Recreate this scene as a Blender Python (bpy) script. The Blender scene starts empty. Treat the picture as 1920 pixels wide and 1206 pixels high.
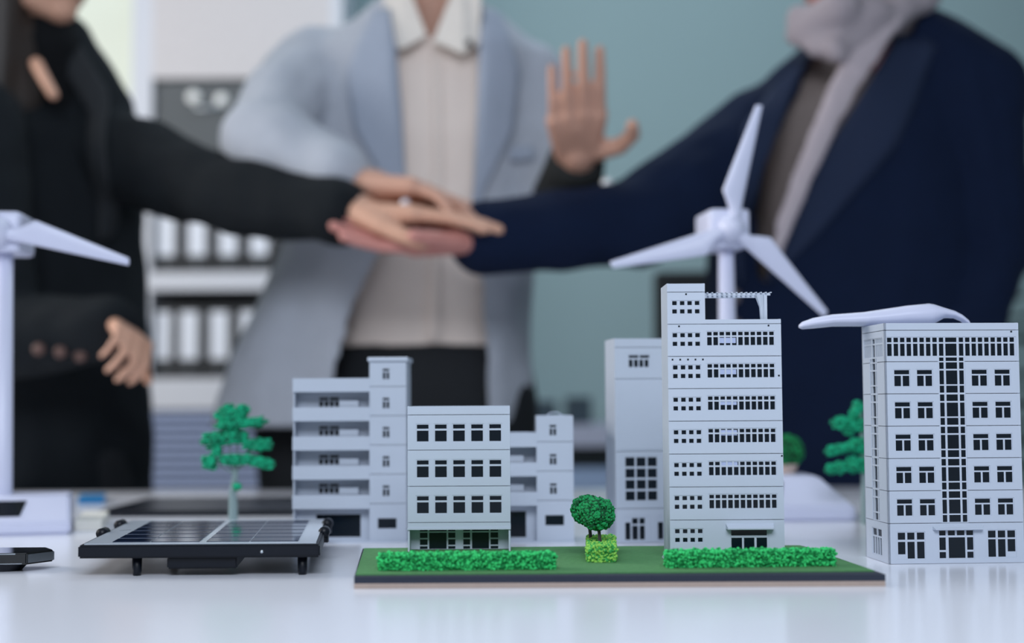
import bpy, bmesh, math, random
from mathutils import Vector, Matrix, noise
from mathutils.bvhtree import BVHTree
random.seed(7)
SC = bpy.context.scene
COL = SC.collection
V = Vector
# ------------------------------------------------------------------ camera
F = 2666.67
CAM = V((0, 0, 0.87))
TILT = math.atan(157 / F); ROLL = 0.006
fw = V((0, math.cos(TILT), math.sin(TILT)))
r0 = V((1, 0, 0)); u0 = V((0, -math.sin(TILT), math.cos(TILT)))
rt = r0 * math.cos(ROLL) - u0 * math.sin(ROLL)
up = u0 * math.cos(ROLL) + r0 * math.sin(ROLL)
cd = bpy.data.cameras.new('camera'); cam = bpy.data.objects.new('camera', cd); COL.objects.link(cam)
cam.matrix_world = Matrix((( rt.x, up.x, -fw.x, CAM.x), (rt.y, up.y, -fw.y, CAM.y), (rt.z, up.z, -fw.z, CAM.z), (0, 0, 0, 1)))
cd.lens = 50; cd.sensor_width = 36; cd.clip_start = 0.02
cd.dof.use_dof = True; cd.dof.focus_distance = 1.06; cd.dof.aperture_fstop = 2.8
SC.camera = cam
# ------------------------------------------------------------------ world, lights, exposure
w = bpy.data.worlds.new('world'); SC.world = w; w.use_nodes = True
w.node_tree.nodes['Background'].inputs[0].default_value = (0.76, 0.84, 0.88, 1)
w.node_tree.nodes['Background'].inputs[1].default_value = 0.25
SC.view_settings.view_transform = 'Standard'; SC.view_settings.look = 'None'
SC.view_settings.exposure = 0.1; SC.view_settings.gamma = 1.0; SC.view_settings.use_curve_mapping = False
def area(name, loc, target, sx, sy, power, col):
    l = bpy.data.lights.new(name, 'AREA'); l.shape = 'RECTANGLE'; l.size = sx; l.size_y = sy; l.energy = power; l.color = col
    o = bpy.data.objects.new(name, l); COL.objects.link(o); o.location = loc
    o.rotation_euler = (V(target) - V(loc)).to_track_quat('-Z', 'Y').to_euler(); return o
area('front_fill_light', (0.0, -0.45, 1.95), (0.1, 1.1, 0.8), 1.3, 0.7, 27, (0.82, 0.89, 1.0))  # added unseen lamp behind the camera, brightens the model fronts
area('ceiling_light', (0.3, 2.75, 2.62), (0.1, 3.2, 0.7), 1.6, 0.5, 12, (0.74, 0.9, 1.0))
area('window_light', (-2.35, 1.9, 1.7), (0, 2.3, 1.1), 1.5, 1.2, 44, (1.0, 0.96, 0.92))

# ------------------------------------------------------------------ helpers
def P(px, py, Y):
    d = fw * F + rt * (px - 960) + up * (603 - py)
    return CAM + d * (Y / d.y)
def G(px, py, z):
    d = fw * F + rt * (px - 960) + up * (603 - py)
    return CAM + d * ((z - CAM.z) / d.z)
def PX(p):
    d = V(p) - CAM; k = F / d.dot(fw)
    return 960 + d.dot(rt) * k, 603 - d.dot(up) * k
def lin(c):
    return tuple(((x / 255) / 12.92 if x / 255 <= .04045 else ((x / 255 + .055) / 1.055) ** 2.4) for x in c)
MATS = {}
def mat(name, rgb, rough=.5, metal=0, var=.08, scale=60, bump=0, trans=0, emit=0, coat=0, srgb=True, spec=.5, sheen=0):
    if name in MATS: return MATS[name]
    m = bpy.data.materials.new(name); m.use_nodes = True; nt = m.node_tree; b = nt.nodes['Principled BSDF']
    c = lin(rgb) if srgb else rgb
    tc = nt.nodes.new('ShaderNodeTexCoord'); nz = nt.nodes.new('ShaderNodeTexNoise'); nz.inputs['Scale'].default_value = scale; nz.inputs['Detail'].default_value = 4
    nt.links.new(tc.outputs['Object'], nz.inputs['Vector'])
    mx = nt.nodes.new('ShaderNodeMix'); mx.data_type = 'RGBA'
    mx.inputs[6].default_value = tuple(x * (1 - var) for x in c) + (1,); mx.inputs[7].default_value = tuple(min(1, x * (1 + var)) for x in c) + (1,)
    nt.links.new(nz.outputs['Fac'], mx.inputs[0]); nt.links.new(mx.outputs[2], b.inputs['Base Color'])
    b.inputs['Roughness'].default_value = rough; b.inputs['Metallic'].default_value = metal; b.inputs['Specular IOR Level'].default_value = spec
    if sheen: b.inputs['Sheen Weight'].default_value = sheen
    if trans: b.inputs['Transmission Weight'].default_value = trans
    if coat: b.inputs['Coat Weight'].default_value = coat; b.inputs['Coat Roughness'].default_value = .06
    if emit: nt.links.new(mx.outputs[2], b.inputs['Emission Color']); b.inputs['Emission Strength'].default_value = emit
    if bump:
        bp = nt.nodes.new('ShaderNodeBump'); bp.inputs['Strength'].default_value = bump; bp.inputs['Distance'].default_value = .002
        nt.links.new(nz.outputs['Fac'], bp.inputs['Height']); nt.links.new(bp.outputs['Normal'], b.inputs['Normal'])
    MATS[name] = m; return m
plastic = mat('pale_plastic', (190, 199, 214), .42, var=.02, scale=30)
plastic2 = mat('white_plastic', (208, 211, 234), .35, var=.02, scale=20)
dark_infill = mat('void_shade_and_dark_parts', (14, 24, 34), .18, var=.1, spec=.35)  # near-black paints unlit interiors of open windows; also colours garage door, solar cells
pale_view = mat('pale_tower_view', (170, 182, 215), .5)
tabletop_m = mat('white_laminate', (236, 238, 248), .2, var=.015, scale=8)
black_pl = mat('black_plastic', (10, 16, 27), .4, spec=.3)
black_gl = mat('black_gloss', (8, 12, 16), .08, coat=.6)
silver = mat('silver', (200, 208, 216), .25, metal=.9)
green1 = mat('hedge_foam', (58, 208, 118), .9, var=.35, scale=900)
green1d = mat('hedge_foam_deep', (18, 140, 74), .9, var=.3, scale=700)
green2 = mat('lime_foam', (150, 210, 92), .9, var=.25, scale=900)
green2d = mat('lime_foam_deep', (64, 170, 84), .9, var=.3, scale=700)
green3 = mat('crown_foam', (20, 150, 84), .9, var=.35, scale=900)
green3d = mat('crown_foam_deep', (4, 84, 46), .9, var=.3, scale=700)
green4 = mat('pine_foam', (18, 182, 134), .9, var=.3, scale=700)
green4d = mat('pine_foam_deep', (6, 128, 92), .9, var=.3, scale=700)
grass_m = mat('grass_sheet', (76, 132, 80), .95, var=.22, scale=260, bump=.5)

def link(name, me, m=None, parent=None, smooth=False):
    o = bpy.data.objects.new(name, me); COL.objects.link(o)
    if m is not None and len(me.materials) == 0: me.materials.append(m)
    if parent is not None: o.parent = parent
    if smooth:
        for p in me.polygons: p.use_smooth = True
    return o
def obj(name, bm, m=None, parent=None, smooth=False):
    me = bpy.data.meshes.new(name); bm.normal_update(); bm.to_mesh(me); bm.free()
    return link(name, me, m, parent, smooth)
def tag(o, label, cat, group=None, kind=None):
    o['label'] = label; o['category'] = cat
    if group: o['group'] = group
    if kind: o['kind'] = kind
    return o
def empty(name, loc, rz=0, label=None, cat=None, group=None):
    o = bpy.data.objects.new(name, None); COL.objects.link(o); o.location = loc; o.rotation_euler = (0, 0, rz); o.empty_display_size = .02
    if label: tag(o, label, cat, group)
    return o
def nb(): return bmesh.new()
def box(bm, x0, x1, y0, y1, z0, z1, bev=0):
    vs = [bm.verts.new(c) for c in ((x0, y0, z0), (x1, y0, z0), (x1, y1, z0), (x0, y1, z0), (x0, y0, z1), (x1, y0, z1), (x1, y1, z1), (x0, y1, z1))]
    fs = [bm.faces.new([vs[i] for i in f]) for f in ((0, 3, 2, 1), (4, 5, 6, 7), (0, 1, 5, 4), (1, 2, 6, 5), (2, 3, 7, 6), (3, 0, 4, 7))]
    if bev:
        es = list({e for f in fs for e in f.edges})
        bmesh.ops.bevel(bm, geom=es, offset=bev, segments=2, affect='EDGES', profile=.6)
    return bm
def boxo(name, x0, x1, y0, y1, z0, z1, m, parent=None, bev=0):
    return obj(name, box(nb(), x0, x1, y0, y1, z0, z1, bev), m, parent)
def frame_axes(d):
    d = d.normalized(); a = V((0, 0, 1)) if abs(d.z) < .9 else V((1, 0, 0))
    x = d.cross(a).normalized(); return x, d.cross(x).normalized(), d
def tube(bm, pts, rad, n=10, caps=True, fx=1, ref=None):
    rings = []
    pts = [V(p) for p in pts]
    for i, p in enumerate(pts):
        d = (pts[min(i + 1, len(pts) - 1)] - pts[max(i - 1, 0)])
        x, y, _ = frame_axes(d)
        if ref is not None:
            x = V(ref) - d.normalized() * V(ref).dot(d.normalized()); x.normalize(); y = d.normalized().cross(x)
        r = rad[i] if isinstance(rad, (list, tuple)) else rad
        rings.append([bm.verts.new(p + x * (r * fx * math.cos(t)) + y * (r * math.sin(t))) for t in [2 * math.pi * k / n for k in range(n)]])
    for a, b in zip(rings, rings[1:]):
        for k in range(n): bm.faces.new((a[k], a[(k + 1) % n], b[(k + 1) % n], b[k]))
    if caps:
        bm.faces.new(list(reversed(rings[0]))); bm.faces.new(rings[-1])
    bmesh.ops.recalc_face_normals(bm, faces=bm.faces)
    return bm
def capsule(bm, a, b, ra, rb, n=12):
    a = V(a); b = V(b); x, y, d = frame_axes(b - a if (b - a).length > 1e-6 else V((0, 0, 1)))
    rings = []
    for k in range(1, 5):
        t = math.pi / 2 * k / 4
        rings.append((a - d * (ra * math.cos(t)), ra * math.sin(t)))
    for k in range(0, 4):
        t = math.pi / 2 * k / 4
        rings.append((b + d * (rb * math.sin(t)), rb * math.cos(t)))
    va = bm.verts.new(a - d * ra); vb = bm.verts.new(b + d * rb)
    R = [[bm.verts.new(c + x * (r * math.cos(2 * math.pi * j / n)) + y * (r * math.sin(2 * math.pi * j / n))) for j in range(n)] for c, r in rings]
    for j in range(n):
        bm.faces.new((va, R[0][(j + 1) % n], R[0][j])); bm.faces.new((vb, R[-1][j], R[-1][(j + 1) % n]))
    for p, q in zip(R, R[1:]):
        for j in range(n): bm.faces.new((p[j], p[(j + 1) % n], q[(j + 1) % n], q[j]))
def ball(bm, c, rx, ry=None, rz=None, M=None, sub=2):
    ry = ry or rx; rz = rz or rx
    mt = Matrix.Translation(V(c)) @ (M.to_4x4() if M else Matrix.Identity(4)) @ Matrix.Diagonal((rx, ry, rz, 1))
    bmesh.ops.create_icosphere(bm, subdivisions=sub, radius=1, matrix=mt)
def loft(bm, secs, n=28, pw=2.3, yaw=0):
    """secs: (cx, cy, cz, rx, ry)"""
    rings = []
    cyw, syw = math.cos(yaw), math.sin(yaw)
    for cx, cy, cz, rx, ry in secs:
        ring = []
        for k in range(n):
            t = 2 * math.pi * k / n; c, s = math.cos(t), math.sin(t)
            lx = rx * math.copysign(abs(c) ** (2 / pw), c); ly = ry * math.copysign(abs(s) ** (2 / pw), s)
            ring.append(bm.verts.new((cx + lx * cyw - ly * syw, cy + lx * syw + ly * cyw, cz)))
        rings.append(ring)
    up_ = secs[-1][2] > secs[0][2]
    for a, b in zip(rings, rings[1:]):
        for k in range(n):
            f = (a[k], a[(k + 1) % n], b[(k + 1) % n], b[k]); bm.faces.new(f if up_ else f[::-1])
    bm.faces.new(list(reversed(rings[0])) if up_ else rings[0]); bm.faces.new(rings[-1] if up_ else list(reversed(rings[-1])))
def blend(name, bm, voxel, m, parent=None, smooth=4, fac=.5, keep=None, thick=0, wrinkle=0, wscale=9):
    """union of closed shapes as ONE continuous surface"""
    me = bpy.data.meshes.new(name + '_src'); bm.to_mesh(me); bm.free()
    t = bpy.data.objects.new(name + '_src', me); COL.objects.link(t)
    r = t.modifiers.new('r', 'REMESH'); r.mode = 'VOXEL'; r.voxel_size = voxel
    s = t.modifiers.new('s', 'SMOOTH'); s.iterations = smooth; s.factor = fac
    dg = bpy.context.evaluated_depsgraph_get(); dg.update()
    res = bpy.data.meshes.new_from_object(t.evaluated_get(dg)); res.name = name
    bpy.data.objects.remove(t); bpy.data.meshes.remove(me)
    if wrinkle or keep or thick:
        b = nb(); b.from_mesh(res); b.normal_update()
        if wrinkle:
            for v in b.verts:
                q = v.co
                n1 = noise.noise(V((q.x * wscale * 1.6, q.y * wscale * 1.6, q.z * wscale * .7))); n2 = noise.noise(q * wscale * 2.6 + V((9, 3, 1)))
                v.co += v.normal * wrinkle * (n1 + .5 * n2)
        if keep:
            dead = [f for f in b.faces if not keep(f.calc_center_median(), f.normal)]
            bmesh.ops.delete(b, geom=dead, context='FACES')
            bd = [v for v in b.verts if v.is_boundary]
            for _ in range(5):
                bmesh.ops.smooth_vert(b, verts=bd, factor=.5, use_axis_x=True, use_axis_y=True, use_axis_z=True)
        if thick: bmesh.ops.solidify(b, geom=list(b.faces), thickness=thick)
        b.to_mesh(res); b.free()
    o = link(name, res, m, parent, True)
    return o
def tree_of(o):
    b = nb(); b.from_mesh(o.data); t = BVHTree.FromBMesh(b); b.free(); return t
def patch(name, A, B, Yg, tr, m, parent, off=.006, thick=.004, n=24, mm=5, maxd=.25):
    """cloth strip between two pixel polylines, laid on the surface tr (cast straight along +Y)"""
    def samp(L, t):
        seg = [(V(a) - V(b)).length for a, b in zip(L, L[1:])]; tot = sum(seg); d = t * tot
        for i, s in enumerate(seg):
            if d <= s or i == len(seg) - 1: return V(L[i]).lerp(V(L[i + 1]), d / s if s else 0)
            d -= s
    b = nb(); grid = []; last = Yg
    for i in range(n + 1):
        row = []
        for j in range(mm + 1):
            q = samp(A, i / n).lerp(samp(B, i / n), j / mm)
            p = P(q.x, q.y, Yg)
            h = tr.ray_cast(V((p.x, p.y - .3, p.z)), V((0, 1, 0)), .3 + maxd)
            y = h[0].y if h[0] else last
            last = y
            row.append(b.verts.new((p.x, y - off, p.z)))
        grid.append(row)
    for i in range(n):
        for j in range(mm): b.faces.new((grid[i][j], grid[i + 1][j], grid[i + 1][j + 1], grid[i][j + 1]))
    for _ in range(3): bmesh.ops.smooth_vert(b, verts=b.verts, factor=.5, use_axis_x=False, use_axis_y=True, use_axis_z=False)
    b.normal_update()
    bmesh.ops.solidify(b, geom=list(b.faces), thickness=thick)
    bmesh.ops.recalc_face_normals(b, faces=b.faces)
    return obj(name, b, m, parent, True)

# ------------------------------------------------------------------ room shell
T = .75
def struct(o): o['kind'] = 'structure'; return o
wall_m = mat('teal_paint', (142, 165, 170), .8, var=.03, scale=3)
wall_w = mat('pale_paint', (206, 212, 202), .8, var=.03, scale=3)
WZ = 3.95
struct(boxo('floor', -2.6, 2.6, -1.2, WZ + .1, -.1, 0, mat('grey_floor', (120, 124, 128), .5)))
struct(boxo('ceiling', -2.6, 2.6, -1.2, WZ + .1, 2.7, 2.8, mat('white_ceiling', (205, 212, 218), .9)))
def wall_with_hole(name, x0, x1, z0, z1, y0, y1, hole, m):
    b = nb(); hx0, hx1, hz0, hz1 = hole
    box(b, x0, hx0, y0, y1, z0, z1); box(b, hx1, x1, y0, y1, z0, z1); box(b, hx0, hx1, y0, y1, z0, hz0); box(b, hx0, hx1, y0, y1, hz1, z1)
    return struct(obj(name, b, m))
boxo('wall_left', -2.7, -2.6, -1.2, WZ + .1, 0, 2.7, wall_w)['kind'] = 'structure'
boxo('wall_right', 2.6, 2.7, -1.2, WZ + .1, 0, 2.7, wall_m)['kind'] = 'structure'
hole = (-2.05, -1.02, .95, 2.3)
wall_with_hole('wall_back', -2.6, 2.6, 0, 2.7, WZ, WZ + .1, hole, wall_m)
wn = struct(empty('window_1', (0, WZ, 0)))
b = nb()
for a in (hole[0], (hole[0] + hole[1]) / 2 - .02, hole[1] - .04): box(b, a, a + .04, .02, .07, hole[2], hole[3])
box(b, hole[0], hole[1], .02, .07, hole[2], hole[2] + .04); box(b, hole[0], hole[1], .02, .07, hole[3] - .04, hole[3])
obj('window_frame', b, mat('white_frame', (225, 228, 228), .5), wn)
for a in (hole[0] + .04, (hole[0] + hole[1]) / 2 + .02):
    boxo('window_infill', a, a + (hole[1] - hole[0]) / 2 - .06, .04, .045, hole[2] + .04, hole[3] - .04, mat('daylit_frosted_glass', (214, 220, 208), .4, var=.02, emit=.26), wn)
b = nb(); box(b, -2.6, 2.6, WZ - .015, WZ, 0, .09); struct(obj('baseboard_back', b, mat('white_trim', (210, 214, 216), .5)))

# ------------------------------------------------------------------ table
t = empty('conference_table', (0, 1.2, 0), 0, 'long white conference table with a smooth pale top carrying all the models', 'table')
t_y1 = G(960, 917, T).y
boxo('tabletop', -1.5, 1.5, -.75, t_y1 - 1.2, T - .035, T, tabletop_m, t, .003)
for x in (-1.4, 1.34):
    for y in (-.65, .68):
        boxo('leg', x, x + .06, y, y + .06, 0, T - .035, mat('grey_steel', (150, 155, 160), .35, metal=.6), t)

# ------------------------------------------------------------------ facade tools
def holed(bm, x0, x1, z0, z1, holes, y0, t, axis='f'):
    """panel in the x-z plane, thickness t from y0 backwards, with rectangular openings"""
    e = 1e-6
    xs = sorted({round(v, 7) for v in [x0, x1] + [h[i] for h in holes for i in (0, 1)] if x0 - e <= v <= x1 + e})
    zs = sorted({round(v, 7) for v in [z0, z1] + [h[i] for h in holes for i in (2, 3)] if z0 - e <= v <= z1 + e})
    nx, nz = len(xs) - 1, len(zs) - 1
    sol = [[not any(h[0] - e < (xs[i] + xs[i + 1]) / 2 < h[1] + e and h[2] - e < (zs[j] + zs[j + 1]) / 2 < h[3] + e for h in holes) for j in range(nz)] for i in range(nx)]
    C = {}
    def vv(i, j, k):
        q = (i, j, k)
        if q not in C: C[q] = bm.verts.new((xs[i], y0 + (t if k else 0), zs[j]))
        return C[q]
    S = lambda i, j: 0 <= i < nx and 0 <= j < nz and sol[i][j]
    for i in range(nx):
        for j in range(nz):
            if not sol[i][j]: continue
            bm.faces.new((vv(i, j, 0), vv(i + 1, j, 0), vv(i + 1, j + 1, 0), vv(i, j + 1, 0)))
            bm.faces.new((vv(i, j, 1), vv(i, j + 1, 1), vv(i + 1, j + 1, 1), vv(i + 1, j, 1)))
            if not S(i - 1, j): bm.faces.new((vv(i, j, 0), vv(i, j + 1, 0), vv(i, j + 1, 1), vv(i, j, 1)))
            if not S(i + 1, j): bm.faces.new((vv(i + 1, j, 0), vv(i + 1, j, 1), vv(i + 1, j + 1, 1), vv(i + 1, j + 1, 0)))
            if not S(i, j - 1): bm.faces.new((vv(i, j, 0), vv(i, j, 1), vv(i + 1, j, 1), vv(i + 1, j, 0)))
            if not S(i, j + 1): bm.faces.new((vv(i, j + 1, 0), vv(i + 1, j + 1, 0), vv(i + 1, j + 1, 1), vv(i, j + 1, 1)))
    return bm
class Bld:
    """model building: local px units (u right, v down from the roof line) at scale s"""
    def __init__(self, name, corner, yaw, s, H, label, group=None):
        self.o = empty(name, corner, yaw, label, 'building', group); self.s = s; self.H = H
        self.side = False
    def r(self, q):  # (u0,u1,v0,v1) -> x0,x1,z0,z1
        s = self.s; return (q[0] * s, q[1] * s, (self.H - q[3]) * s, (self.H - q[2]) * s)
    def panel(self, name, q, holes, y=0, t=.0014, m=None):
        rr = self.r(q); g = .00022
        b = holed(nb(), rr[0], rr[1], rr[2] + g, rr[3] - g, [self.r(h) for h in holes], y, t)
        return self.put(obj(name, b, m or plastic, self.o))
    def put(self, o):
        if self.side:   # rotate the panel onto the left side wall; u=0 is the far edge
            o.rotation_euler = (0, 0, -math.pi / 2); o.location = (0, self.D, 0)
        return o
    def window(self, q, voids, y=0, single=False, deep=.0009, fr=None):
        """window frame set in opening q, with glazing bars round the panes"""
        rr = self.r(q)
        b = holed(nb(), *rr, [self.r(p) for p in voids], y + .0004, deep)
        f = self.put(obj('window', b, fr or plastic, self.o))
        if single: obj('window_infill', box(nb(), rr[0], rr[1], y + .0004 + deep, y + .0009 + deep, rr[2], rr[3]), dark_infill, f)  # dark sheet stands in for the shade inside the open window
        else:
            for p in voids:
                a = self.r(p); obj('window_infill', box(nb(), a[0], a[1], y + .0008, y + .0004 + deep, a[2], a[3]), dark_infill, f)  # interior shade painted as one dark sheet per opening
        return f
    def shell(self, W, D, t=.0014, side_hole=None, top=0, x0=0, yf=None, drop=0):
        """side walls, back wall, roof, storey slabs behind the front panels"""
        s, H = self.s, self.H; yf = t if yf is None else yf
        b = nb(); z1 = (H - top) * s; W *= s; x0 *= s
        box(b, W - .0014, W, yf, D, 0, z1); box(b, x0, W, D - .0014, D, 0, z1)
        if side_hole is None: box(b, x0, x0 + .0014, yf, D, 0, z1)
        box(b, x0 + .0014, W - .0014, yf, D - .0014, z1 - .004, z1 - .0028)
        return obj('shell', b, plastic, self.o)
    def add(self, name, x0, x1, v0, v1, y0, y1, m=None, bev=0, parent=None):
        s = self.s
        return obj(name, box(nb(), x0 * s, x1 * s, y0, y1, (self.H - v1) * s, (self.H - v0) * s, bev), m or plastic, parent or self.o)

# ---- right six storey building
c = G(1667, 1058.5, T); s = c.y / F
B = Bld('model_building', c, math.radians(3.5), s, 450, 'six-storey model building at the right edge with a dark window strip up its middle')
W = 258; B.D = .055
top = [(5.5 + 12.4 * k, 14.1 + 12.4 * k) for k in range(9)] + [(117, 138.6)] + [(143 + 12.25 * k, 151.6 + 12.25 * k) for k in range(9)]
rib = []
B.panel('parapet', (0, W, 0, 14), [])
strip_cols = [(104.5, 113), (117, 138.8), (142.6, 151.2)]
hq = (4, 253, 26.5, 64); h2 = (102, 153.5, 64, 73)
B.panel('storey_panel', (0, W, 14, 73), [hq, h2])
B.window(hq, [(a, c2, 28, 36.6) for a, c2 in top] + [(a, c2, 39.5, 62.4) for a, c2 in top])
B.window(h2, [(a, c2, 65.5, 72.2) for a, c2 in strip_cols])
for k in range(5):
    v = 73 + 60.35 * k
    wins = [(18, 46.5), (61.6, 90), (166.5, 195.3), (210.7, 239.5)]
    holes = [(a - 1.6, d + 1.6, v + 14.5, v + 47.5) for a, d in wins] + [(102, 153.5, v, v + 60.35)]
    B.panel('storey_panel', (0, W, v, v + 60.35), holes)
    for a, d in wins:
        m_ = (a + d) / 2
        B.window((a - 1.6, d + 1.6, v + 14.5, v + 47.5), [(a, d, v + 16, v + 23.8), (a, m_ - 1.7, v + 26.6, v + 46), (m_ + 1.7, d, v + 26.6, v + 46)])
    rows = [(1.7, 14), (17, 43), (45.6, 58.6)]
    B.window((102, 153.5, v, v + 60.35), [(a, d, v + p, v + q) for a, d in strip_cols for p, q in rows])
v = 374.75
hl, hc, hr = (16.4, 70, 390.4, 441.6), (95.2, 163, 387.4, 441.6), (188.4, 243.4, 388.4, 440.2)
B.panel('ground_storey_panel', (0, W, v, 450), [hl, hc, hr])
B.window(hl, [(18, 32, 392, 405), (36, 49.7, 392, 405), (54.3, 68.4, 392, 405), (18, 32, 409, 432), (36, 49.7, 409, 440), (54.3, 68.4, 409, 440)])
B.window(hr, [(190, 204.5, 390, 403), (208.7, 223, 390, 403), (227, 241.8, 390, 403), (190, 204.5, 406, 438.6), (208.7, 223, 406, 438.6), (227, 241.8, 406, 429)])
f = B.window(hc, [(96.8, 109, 389, 398), (113.4, 126.8, 389, 398), (130.5, 145, 389, 398), (148.6, 161.5, 389, 398), (96.8, 109, 401.7, 425), (96.8, 109, 428.6, 440), (114.4, 146, 401.7, 440), (149.6, 161.5, 401.7, 425), (149.6, 161.5, 428.6, 440)])
f.name = 'door'
bb = nb(); vs = [bb.verts.new(p) for p in [(84 * s, 0, 69.5 * s), (180 * s, 0, 69.5 * s), (177 * s, -.004, 64.5 * s), (87 * s, -.004, 64.5 * s), (84 * s, 0, 62.8 * s), (180 * s, 0, 62.8 * s), (177 * s, -.004, 63.2 * s), (87 * s, -.004, 63.2 * s)]]
for q in ((0, 3, 2, 1), (4, 5, 6, 7), (3, 7, 6, 2), (0, 4, 7, 3), (1, 2, 6, 5), (0, 1, 5, 4)): bb.faces.new([vs[i] for i in q])
obj('canopy', bb, plastic, B.o)
B.add('bolt_hole', 242.5, 245.8, 15.5, 18.8, -.0002, .0006, dark_infill)
B.shell(W, B.D, side_hole=True)
B.side = True; D = B.D / s
B.panel('side_parapet', (0, D, 0, 14), [])
n6 = [(13 + 7.3 * k, 17.2 + 7.3 * k) for k in range(6)] + [(62, 76)] + [(82 + 7.3 * k, 86.2 + 7.3 * k) for k in range(6)]
hs = (11, 125, 26.5, 64); sc3 = [(48, 53), (58, 76), (81, 86)]
B.panel('side_panel', (0, D, 14, 73), [hs, (46, 88, 64, 73)])
B.window(hs, [(a, d, 28, 36.6) for a, d in n6] + [(a, d, 39.5, 62.4) for a, d in n6], single=True)
B.window((46, 88, 64, 73), [(a, d, 65.5, 72.2) for a, d in sc3], single=True)
for k in range(5):
    v = 73 + 60.35 * k
    B.panel('side_panel', (0, D, v, v + 60.35), [(46, 88, v, v + 60.35)])
    B.window((46, 88, v, v + 60.35), [(a, d, v + p, v + q) for a, d in sc3 for p, q in rows], single=True)
B.panel('side_panel', (0, D, 374.75, 450), [(40, 98, 388, 440)])
B.window((40, 98, 388, 440), [(42, 66, 390, 403), (71, 96, 390, 403)] + [(42 + 14 * k, 52 + 14 * k, 406, 438) for k in range(4)], single=True)
B.side = False
roofB6 = c.z + 450 * s; B6 = B; cB6 = c.copy(); sB6 = s

# ---- diorama base plate
Z1 = T + .0085
pl = empty('grass_base_plate', G(1160, 1060, T), 0, 'flat diorama base with green grass top and layered dark and wooden edge', 'base plate')
def quadprism(name, cs, z0, z1, m, off=0):
    o0 = pl.location; b = nb()
    lo = [b.verts.new((x - o0.x, y - o0.y, z0 - o0.z)) for x, y in cs]; hi = [b.verts.new((x - o0.x, y - o0.y, z1 - o0.z)) for x, y in cs]
    b.faces.new(lo[::-1]); b.faces.new(hi)
    for i in range(len(cs)): b.faces.new((lo[i], lo[(i + 1) % len(cs)], hi[(i + 1) % len(cs)], hi[i]))
    return obj(name, b, m, pl)
cs = [G(664, 1080, Z1), G(1660, 1075, Z1), G(1506, 1022, Z1), G(1100, 1024, Z1), G(680, 1027, Z1)]
cs = [(p.x, p.y) for p in cs]
cg = [G(667, 1077, Z1), G(1640, 1070, Z1), G(1500, 1022.5, Z1), G(1100, 1024.5, Z1), G(683, 1028, Z1)]
quadprism('wooden_board', cs, T, T + .0034, mat('plywood_edge', (168, 150, 140), .7, scale=200))
quadprism('dark_layer', cs, T + .0034, Z1 - .0008, mat('dark_slate_card', (34, 42, 58), .8, scale=300, bump=.3))
quadprism('grass_mat', [(p.x, p.y) for p in cg], Z1 - .0008, Z1, grass_m)

# ---- nine... tall block on the plate
c = G(1257, 1049, Z1); s = c.y / F; H = 1049 - 534
B = Bld('model_building', c, 0, s, H, 'tallest white model block, with ribbon windows and a rooftop pergola, on the grass plate')
W = 213; TW = 71; B.D = .043
eight = [(9.5, 18), (24, 32.5), (38, 46.4), (52, 60.6)]
B.panel('parapet', (0, TW, 0, 16.5), [])
def eightwin(v0, v1, a, bq):
    B.window((8, 62, a - 1.5, bq + 9.2), [(x, y, a, a + 7.6) for x, y in eight] + [(x, y, bq, bq + 7.8) for x, y in eight], single=True)
B.panel('storey_panel', (0, TW, 16.5, 77), [(8, 62, 32, 58.2)]); eightwin(0, 0, 33.5, 49)
B.panel('roof_edge', (TW, W, 68, 77), [])
seams = [77, 137.5, 198, 258.8, 320, 381.3, 442.6, H]
tower_view_cols = {2: .9, 3: .9, 4: .5, 1: .4}
for k in range(7):
    v, v2 = seams[k], seams[k + 1]
    if k < 6:
        cols = [(74.3 + 11.65 * i, 82.9 + 11.65 * i) for i in range(11)]
        hq = (72.8, 201, v + 13.2, v + 41.6)
        B.panel('storey_panel', (0, W, v, v2), [(8, 62, v + 15.5, v + 42.1), hq])
        f = B.window(hq, [(a, d, v + 15, v + 21.6) for a, d in cols] + [(a, d, v + 24.6, v + 40) for a, d in cols], single=True)
        y0 = [25, 23, 20, 16, 14, 0][k]
        if k < 5:
            rr = B.r((95, 128, v + y0 + 1, v + y0 + 11)); obj('tower_view', box(nb(), rr[0], rr[1], .00085, .00125, rr[2], rr[3]), pale_view, f)  # pale box stands in for the turbine tower seen through the windows
    else:
        dq = (112.5, 184, 460.5, H - 4)
        B.panel('ground_storey_panel', (0, W, v, v2), [(8, 62, v + 15.5, v + 42.1), dq])
        f = B.window(dq, [(114, 180.5, 462, 472), (114, 134, 476, H - 6), (137.5, 157, 476, H - 6), (161, 180.5, 476, H - 6)]); f.name = 'door'
    eightwin(v, v2, v + 17, v + 33)
bb = nb()
vs = [bb.verts.new((x * s, y, (H - v) * s)) for x, y, v in [(104, 0, 450), (193, 0, 450), (191, -.006, 457), (106, -.006, 457), (104, 0, 459.5), (193, 0, 459.5), (191, -.006, 459.5), (106, -.006, 459.5)]]
for q in ((0, 3, 2, 1), (4, 5, 6, 7), (3, 7, 6, 2), (0, 4, 7, 3), (1, 2, 6, 5), (0, 1, 5, 4)): bb.faces.new([vs[i] for i in q])
obj('canopy', bb, plastic, B.o)
bb = nb()
for u, v in [(7, 142), (21.5, 142), (36, 142), (50, 142), (64, 142), (34, 19), (20, 79.5), (188, 79), (206, 173), (209, 323)]:
    box(bb, u * s, (u + 3.2) * s, -.00015, .0005, (H - v - 3.2) * s, (H - v) * s)
o = obj('bolt_hole', bb, dark_infill, B.o); o['kind'] = 'stuff'
b = nb(); D = B.D
box(b, 0, .0014, .0014, D, 0, H * s); box(b, (W * s) - .0014, W * s, .0014, D, 0, (H - 68) * s)
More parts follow.
